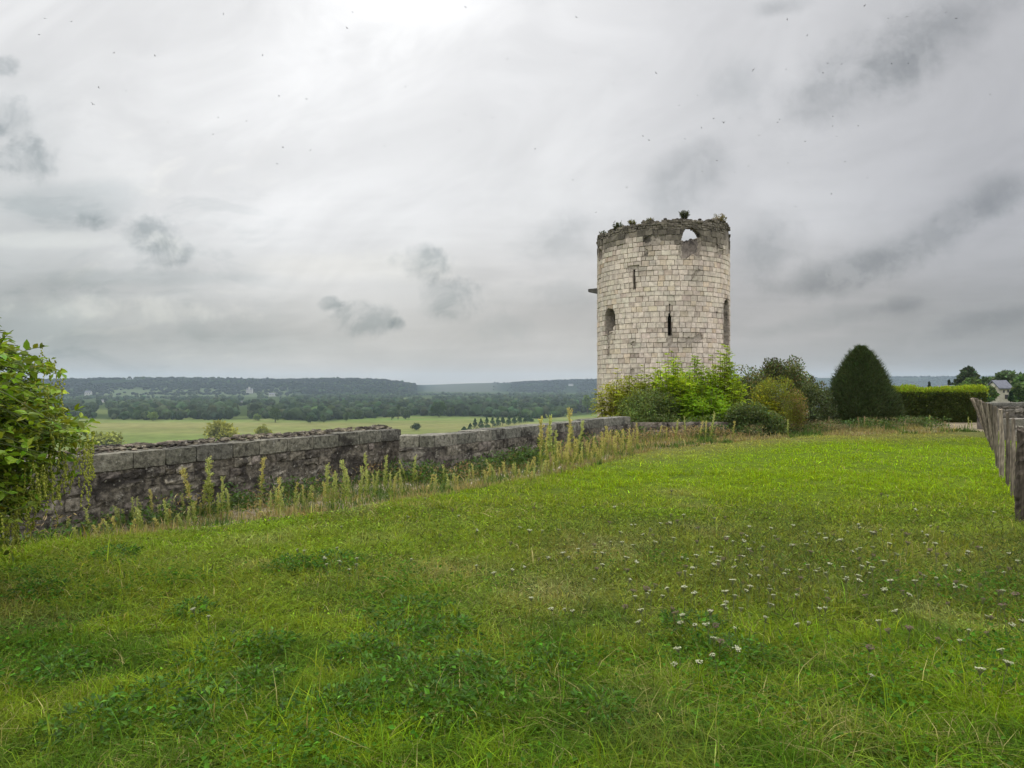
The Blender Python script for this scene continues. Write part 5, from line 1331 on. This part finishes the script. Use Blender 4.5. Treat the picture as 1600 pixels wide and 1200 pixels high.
    for _ in range(1500):
        t = .42 + .58 * r.random(); x = -3.8 + 6.4 * t + r.normal(0, .55); y = 9.6 + 6.9 * t + r.normal(0, .35) + .9
        if side(np.array(x), np.array(y), EDGE) > -.1 or side(np.array(x), np.array(y), BEYOND) < .1: continue
        s_ = r.uniform(.012, .04) * (1.8 if r.random() < .05 else 1); mb.add(V0 * (s_ * 1.2, s_, s_ * .6) * (1 + r.normal(0, .12, (len(V0), 1))) + (x, y, float(gz(x, y)) + s_ * .2), T=T0, col=np.array((.30, .26, .205)) * np.exp(r.normal(0, .25)))
    tag(mb.obj('gravel', M['plain']), 'pale pebbles on the worn strip along the wall', 'gravel', kind='stuff')


build_grass()


# ------------------------------------------------------------------ tall weeds
def horseweed_parts(r, h=1.0, plume_col=(.40, .38, .12), stem_col=(.24, .28, .06)):
    sb = MB(); bend = r.normal(0, .05, 2)
    T = np.linspace(0, 1, 6); ax = np.stack([bend[0] * T ** 2, bend[1] * T ** 2, h * T], -1)
    sb.tube(ax, .009 * (1.1 - .8 * T), 5, stem_col)
    n = 90; t = r.uniform(.04, .62, n); a = r.random(n) * 6.28; P = np.stack([bend[0] * t ** 2, bend[1] * t ** 2, h * t], -1)
    D = unit(np.stack([np.cos(a), np.sin(a), r.uniform(.2, 1.1, n)], -1)); l = .10 * r.uniform(.6, 1.2, n)
    V, Q = leaves(P, D, unit(r.normal(size=(n, 3)) + (0, 0, 1)), l, l * .13); sb.add(V, Q, col=rep(pal((.20, .26, .05), n, .25, .1, r), 4))
    P, D = [], []
    for q in range(30):                                   # short ascending side sprays, uneven in length
        t = .40 + .56 * (q + r.random()) / 30; a = r.random() * 6.28; ln = (.035 + .10 * (1 - t) + .03 * math.sin(t * 9)) * r.uniform(.5, 1.35); m = 16
        d = np.array((math.cos(a) * .62, math.sin(a) * .62, .78)); k = r.random(m)[:, None]
        P.append(np.array((bend[0] * t * t, bend[1] * t * t, h * t)) + d * ln * k * np.array((1, 1, 1.1)) + r.normal(0, .006, (m, 3))); D.append(d + r.normal(0, .5, (m, 3)))
    t = r.uniform(.5, 1.0, 120); P.append(np.stack([bend[0] * t ** 2, bend[1] * t ** 2, h * t], -1) + r.normal(0, .007, (120, 3))); D.append(np.array((0, 0, 1.)) + r.normal(0, .5, (120, 3)))
    P, D = np.concatenate(P), np.concatenate(D); n = len(P); l = .030 * r.uniform(.6, 1.4, n)
    V, Q = leaves(P, D, unit(r.normal(size=(n, 3))), l, l * .36); c = rep(pal(plume_col, n, .28, .08, r), 4)
    return sb.mesh('stem', M['plume']), mesh('plume', V, Q, M['plume'], c)


def build_weeds():
    r = np.random.default_rng(91)
    G = [horseweed_parts(r, 1., (.40, .44, .17)) for _ in range(4)]; Yw = [horseweed_parts(r, 1., (.47, .44, .17), (.36, .36, .10)) for _ in range(4)]; Dr = [horseweed_parts(r, 1., (.32, .26, .17), (.24, .19, .11)) for _ in range(3)]
    first = [(100, 842, 808), (138, 839, 793), (167, 843, 814), (183, 838, 800), (222, 834, 793), (237, 818, 763), (263, 832, 778), (293, 828, 790), (305, 810, 727), (327, 808, 712), (318, 808, 750), (348, 812, 744), (357, 810, 762), (369, 775, 713), (340, 812, 770),
             (409, 790, 714), (434, 806, 745), (438, 806, 760), (472, 788, 757), (513, 802, 724), (520, 800, 740), (528, 800, 735), (538, 800, 718), (545, 790, 735), (562, 788, 728), (576, 772, 708), (569, 785, 735), (588, 775, 735), (604, 770, 712), (610, 782, 738), (627, 772, 745), (647, 762, 712), (285, 830, 800), (250, 834, 806), (205, 838, 810), (150, 842, 818), (120, 846, 822)]
    second = [(672, 768, 742), (680, 766, 740), (697, 768, 744), (715, 764, 742), (765, 757, 724), (775, 758, 729), (792, 757, 720), (805, 750, 724), (823, 742, 720), (835, 759, 730), (842, 728, 694), (846, 738, 650), (853, 738, 668), (861, 738, 648), (868, 735, 672), (877, 737, 694), (884, 725, 665), (891, 716, 637), (895, 722, 655), (905, 730, 690), (842, 757, 722), (828, 757, 735), (888, 734, 705)]
    for _ in range(52):
        px = r.uniform(70, 660); yb = np.interp(px, [70, 330, 540, 660], [845, 812, 800, 770]) + r.uniform(-22, 6); first.append((px, yb, yb - r.uniform(14, 48)))
    for _ in range(22):
        px = r.uniform(660, 850); yb = np.interp(px, [660, 850], [768, 748]) + r.uniform(-10, 4); second.append((px, yb, yb - r.uniform(14, 34)))
    def put(px, yb, yt, src, lab, grp):
        x = y = None
        d = EYE * F / (yb - 600)
        for _ in range(4):
            x = (px - 800) / F * d; d = (EYE - float(gz(x, d))) * F / (yb - 600)
            if side(np.array(x), np.array(d), BEYOND) < .12: d *= .985
        x = (px - 800) / F * d; z = float(gz(x, d)); h = EYE + (600 - yt) / F * d - z
        root = empty('horseweed', (x, d, z - .01), r.random() * 6.28); h = max(h, .12); w = np.clip(h, .45, 1.15) * r.uniform(.85, 1.15)
        root.scale = (w, w, h); tl = .06 if r.random() < .7 else .22; root.rotation_euler = (r.normal(0, tl), r.normal(0, tl), root.rotation_euler[2]); tag(root, lab, 'weed', grp)
        st, pl = src[r.integers(len(src))]; link('stem', st, root); link('plume', pl, root)
    for k in first: put(*k, G if r.random() < .75 else Yw, 'pale green plumed weed stalk at the foot of the long dark wall', 'weeds along the long dark wall')
    for k in second: put(*k, G if r.random() < .5 else Yw, 'yellow green plumed weed stalk against the lower grey wall', 'weeds along the lower grey wall')
    # yellow thicket where the two walls run together in the distance
    for _ in range(95):
        px = r.uniform(850, 1010); yb = np.interp(px, [850, 900, 960, 1010], [745, 733, 716, 703]) + r.uniform(-14, 3); hh = r.uniform(17, 44) * (1 if px < 980 else .85)
        put(px, yb, yb - hh, Yw if r.random() < .75 else Dr, 'straw yellow weed stalk in the thicket by the far lawn edge', 'yellow weed thicket')
    for px, yb, yt, s in ((1026, 692, 661, Yw), (1042, 692, 664, Yw), (1055, 692, 655, G), (1063, 692, 664, Yw), (1071, 686, 650, G), (1091, 690, 655, Yw), (1102, 690, 657, Yw), (1109, 689, 639, G), (1145, 687, 657, Yw), (1035, 694, 672, Dr), (1076, 692, 670, Dr), (1084, 692, 668, Dr), (1118, 690, 668, Dr), (1132, 690, 664, Dr), (1016, 696, 668, Dr)):
        put(px, yb, yt, s, 'slender plumed weed stalk before the end wall under the bushes', 'weeds before the end wall')
    for px, yb, yt, lab in ((1231, 684, 655, 'single pale weed spike in front of the olive shrub'), (1343, 675, 651, 'left spike of the weed pair before the clipped yew'), (1351, 674, 650, 'right spike of the weed pair before the clipped yew'), (1455, 670, 648, 'pale weed spike before the hedge middle'), (1277, 676, 662, 'short pale weed left of the yew'),
                            (1383, 674, 664, 'short weed before the yew bush'), (1514, 672, 651, 'drooping pale weed near the leaning stake'), (1519, 673, 655, 'paler weed just right of the drooping one at the stakes'), (1475, 673, 658, 'low weed between hedge middle and stakes'), (1295, 679, 664, 'low straw weed at the left foot of the yew'), (1295.5, 672, 650, 'thin brownish weed at the left edge of the yew'), (1415, 672, 655, 'rusty dry weed at the left end of the hedge')):
        put(px, yb, yt, G if 'pale' in lab else Dr, lab, 'weeds along the far lawn edge')
    # low leafy and dry undergrowth along the walls
    mb = MB()
    for _ in range(480):
        s = r.random() ** 1.1; poly = np.array([(-6.2, 8.1), (-2.6, 14.2), (-1.5, 13.6), (3.6, 21.8), (7.3, 22.3), (9.5, 23.6), (16., 26.4)]); cum = np.concatenate([[0], np.cumsum(np.hypot(*np.diff(poly, axis=0).T))]); q = s * cum[-1]
        x0, y0 = np.interp(q, cum, poly[:, 0]) + r.normal(0, .3), np.interp(q, cum, poly[:, 1]) - abs(r.normal(0, .28)) + .25
        if side(np.array(x0), np.array(y0), BEYOND) < .12 and x0 < 5: continue
        dry = r.random() < (.35 if x0 < 1 else .75); n = 90; hh = r.uniform(.12, .42)
        x = x0 + r.normal(0, .16, n); y = y0 + r.normal(0, .14, n); z = gz(x, y) + hh * r.random(n)
        if (side(x, y, BEYOND) < .0).any() and x0 < 5: continue
        D = unit(np.stack([r.normal(size=n), r.normal(size=n), r.uniform(0, 1.5, n)], -1)); l = r.uniform(.03, .09, n) * (1 if y0 < 16 else 1.3)
        V, Q = leaves(np.stack([x, y, z], -1), D, unit(r.normal(size=(n, 3)) + (0, 0, .5)), l, l * (.2 if dry else .5)); mb.add(V, Q, col=rep(pal(((.27, .21, .10) if x0 < 7 else (.17, .155, .075)) if dry else (.055, .10, .022), n, .3, .1, r), 4))
    tag(mb.obj('undergrowth', M['leaf']), 'low leafy and dry undergrowth along the foot of the walls', 'undergrowth', kind='stuff')
    # yarrow heads
    def yarrow(seed, col, hh, open_=1.):
        q = np.random.default_rng(seed); m = MB(); m.tube([(0, 0, -.03), (.008, 0, hh * .6), (.0, .01, hh)], [.0028, .0024, .002], 4, (.10, .11, .05), False); R = .030
        for _ in range(26):
            a = q.random() * 6.28; rr = R * math.sqrt(q.random()); p = np.array((math.cos(a) * rr, math.sin(a) * rr, hh + .012 - 3. * rr * rr + q.normal(0, .002)))
            m.tube([(0, 0, hh - .03), p - (0, 0, .004)], [.0012, .001], 3, (.12, .13, .06), False)
            k = 6; th = np.arange(k) / k * 6.28; s = .0062 * q.uniform(.7, 1.2); V = np.concatenate([np.stack([np.cos(th) * s, np.sin(th) * s, np.zeros(k)], -1), [(0, 0, s * .55)]]) + p
            m.add(V, T=[[i, (i + 1) % k, k] for i in range(k)] + [[(i + 1) % k, i, 0] for i in range(1, k - 1)], col=np.asarray(col) * np.exp(q.normal(0, .12)))
        return m.mesh('yarrow', M['flower'])
    wh = [yarrow(300 + k, (.29, .30, .19), .21 + .03 * k) for k in range(5)]; br = [yarrow(320 + k, (.11, .08, .06), .24 + .03 * k) for k in range(3)]
    # where they grow, by photo area: (centre px, py, spread x, spread y, white, brown)
    areas = [(1010, 850, 90, 25, 34, 8), (1220, 830, 110, 22, 36, 14), (1120, 895, 110, 24, 40, 12), (1270, 880, 110, 30, 30, 14), (1500, 880, 75, 32, 26, 18), (1560, 925, 45, 24, 10, 10), (980, 930, 90, 22, 16, 4), (1130, 965, 60, 26, 20, 4), (1420, 820, 70, 24, 16, 10), (1500, 1000, 60, 40, 8, 4), (1400, 960, 90, 40, 12, 6),
             (830, 850, 60, 26, 10, 3), (560, 860, 60, 16, 10, 0), (305, 955, 12, 5, 3, 0), (700, 800, 70, 18, 10, 2), (940, 800, 70, 14, 8, 8), (1390, 775, 50, 8, 4, 2), (520, 860, 40, 10, 4, 0)]
    nw_all = 0
    for cx, cy, sx, sy, nw, nb in areas:
        for k in range(nw + nb):
            px, py = cx + r.normal(0, sx * .95), cy + r.normal(0, sy * .95)
            d = (EYE - .24) * F / max(py - 600, 90); x = (px - 800) / F * d
            if side(np.array(x), np.array(d), EDGE) < .2 or d > 12 or px > 1650: continue
            white = k < nw; nw_all += white
            if k % 4 == 1: continue
            o = link('yarrow', (wh if white else br)[r.integers(5 if white else 3)], None, (x, d, float(gz(x, d)))); s = r.uniform(.42, .85); o.scale = (s, s, r.uniform(.55, .95)); o.rotation_euler = (r.normal(0, .18), r.normal(0, .18), r.random() * 6.28)
            tag(o, 'flat creamy white yarrow head on a thin stem in the meadow' if white else 'faded brown yarrow seed head on a thin stem in the meadow', 'flower', 'white yarrow flowers' if white else 'brown yarrow seed heads')


build_weeds()


# ------------------------------------------------------------------ birds
def build_birds():
    r = np.random.default_rng(3)
    def bird(fl):
        mb = MB(); T = np.linspace(0, 1, 7); mb.tube(np.stack([np.zeros(7), -.09 + .18 * T, .008 * np.sin(T * 3)], -1), np.array([.004, .016, .023, .024, .019, .013, .003]), 7, (.03, .03, .032))
        for s in (-1, 1):
            P = np.array([(s * .012, .03, .012), (s * .10, .045, .012 + .06 * fl), (s * .23, -.03, .012 + .07 * fl), (s * .09, -.005, .010 + .055 * fl), (s * .012, -.03, .010)])
            mb.add(np.concatenate([P, P + (0, 0, .005)]), [[0, 1, 3, 4], [5, 9, 8, 6], [0, 4, 9, 5], [4, 3, 8, 9], [3, 2, 7, 8], [2, 1, 6, 7], [1, 0, 5, 6]], [[1, 2, 3], [8, 7, 6]], (.03, .03, .032))
        mb.add([(-.012, -.085, .006), (.012, -.085, .006), (.022, -.15, .006), (0, -.125, .008), (-.022, -.15, .006)], [[0, 1, 2, 3]], [[0, 3, 4]], (.03, .03, .032)); return mb.mesh('bird', M['bird'])
    B = [bird(f) for f in (.2, .9, -.5, 1.5)]
    P = [(70, 29), (112, 34), (61, 54), (178, 83), (242, 87), (154, 137), (197, 142), (145, 163), (262, 191), (341, 184), (385, 189), (333, 210), (436, 150), (479, 155), (442, 230), (485, 235), (433, 256), (349, 22), (551, 19), (542, 44), (727, 11), (634, 136), (793, 92), (727, 179), (770, 184), (718, 205), (601, 228), (410, 87),
         (1025, 114), (958, 131), (1177, 109), (1228, 109), (1286, 114), (1293, 99), (1315, 100), (1393, 100), (1419, 99), (1494, 29), (1417, 26), (1478, 20), (1351, 9), (1388, 29), (1230, 30), (1261, 56), (1090, 149), (1061, 165), (1115, 185), (1131, 192), (1155, 185), (1096, 200), (1070, 217), (1005, 213), (1014, 219), (1218, 187), (1215, 191), (1186, 212), (1258, 221), (1301, 182), (1301, 197), (1341, 197), (1307, 213), (1547, 148), (1120, 251), (1170, 260), (1148, 270), (1231, 255), (1245, 285), (1320, 253), (1299, 303), (1243, 323), (1097, 268), (979, 293), (931, 332), (836, 233), (895, 281), (900, 27), (898, 82), (1295, 430), (1355, 278)]
    for k, (px, py) in enumerate(P):
        d = r.uniform(62, 105) if k not in (47, 30) else 52; p = at(px, py, d)
        o = link('bird', B[k % 4], None, tuple(p)); o.rotation_euler = (r.normal(0, .3), r.normal(0, .35), r.random() * 6.28); o.scale = (.85,) * 3
        tag(o, 'tiny dark bird flying high against the grey clouds', 'bird', 'birds in the sky')


build_birds()


# ------------------------------------------------------------------ the air of the valley
def build_haze():
    mb = MB(); mb.box((-9000, -400, -62), (9000, 9200, 135)); m, t, out = material('haze_air')
    v = t.n.new('ShaderNodeVolumePrincipled'); v.inputs['Color'].default_value = (.61, .75, .90, 1); v.inputs['Density'].default_value = 7e-5; v.inputs['Anisotropy'].default_value = .2
    t.l.new(v.outputs[0], out.inputs['Volume'])
    o = mb.obj('haze', m); tag(o, kind='stuff'); o['label'] = 'pale blue haze over the valley'; o['category'] = 'haze'


build_haze()
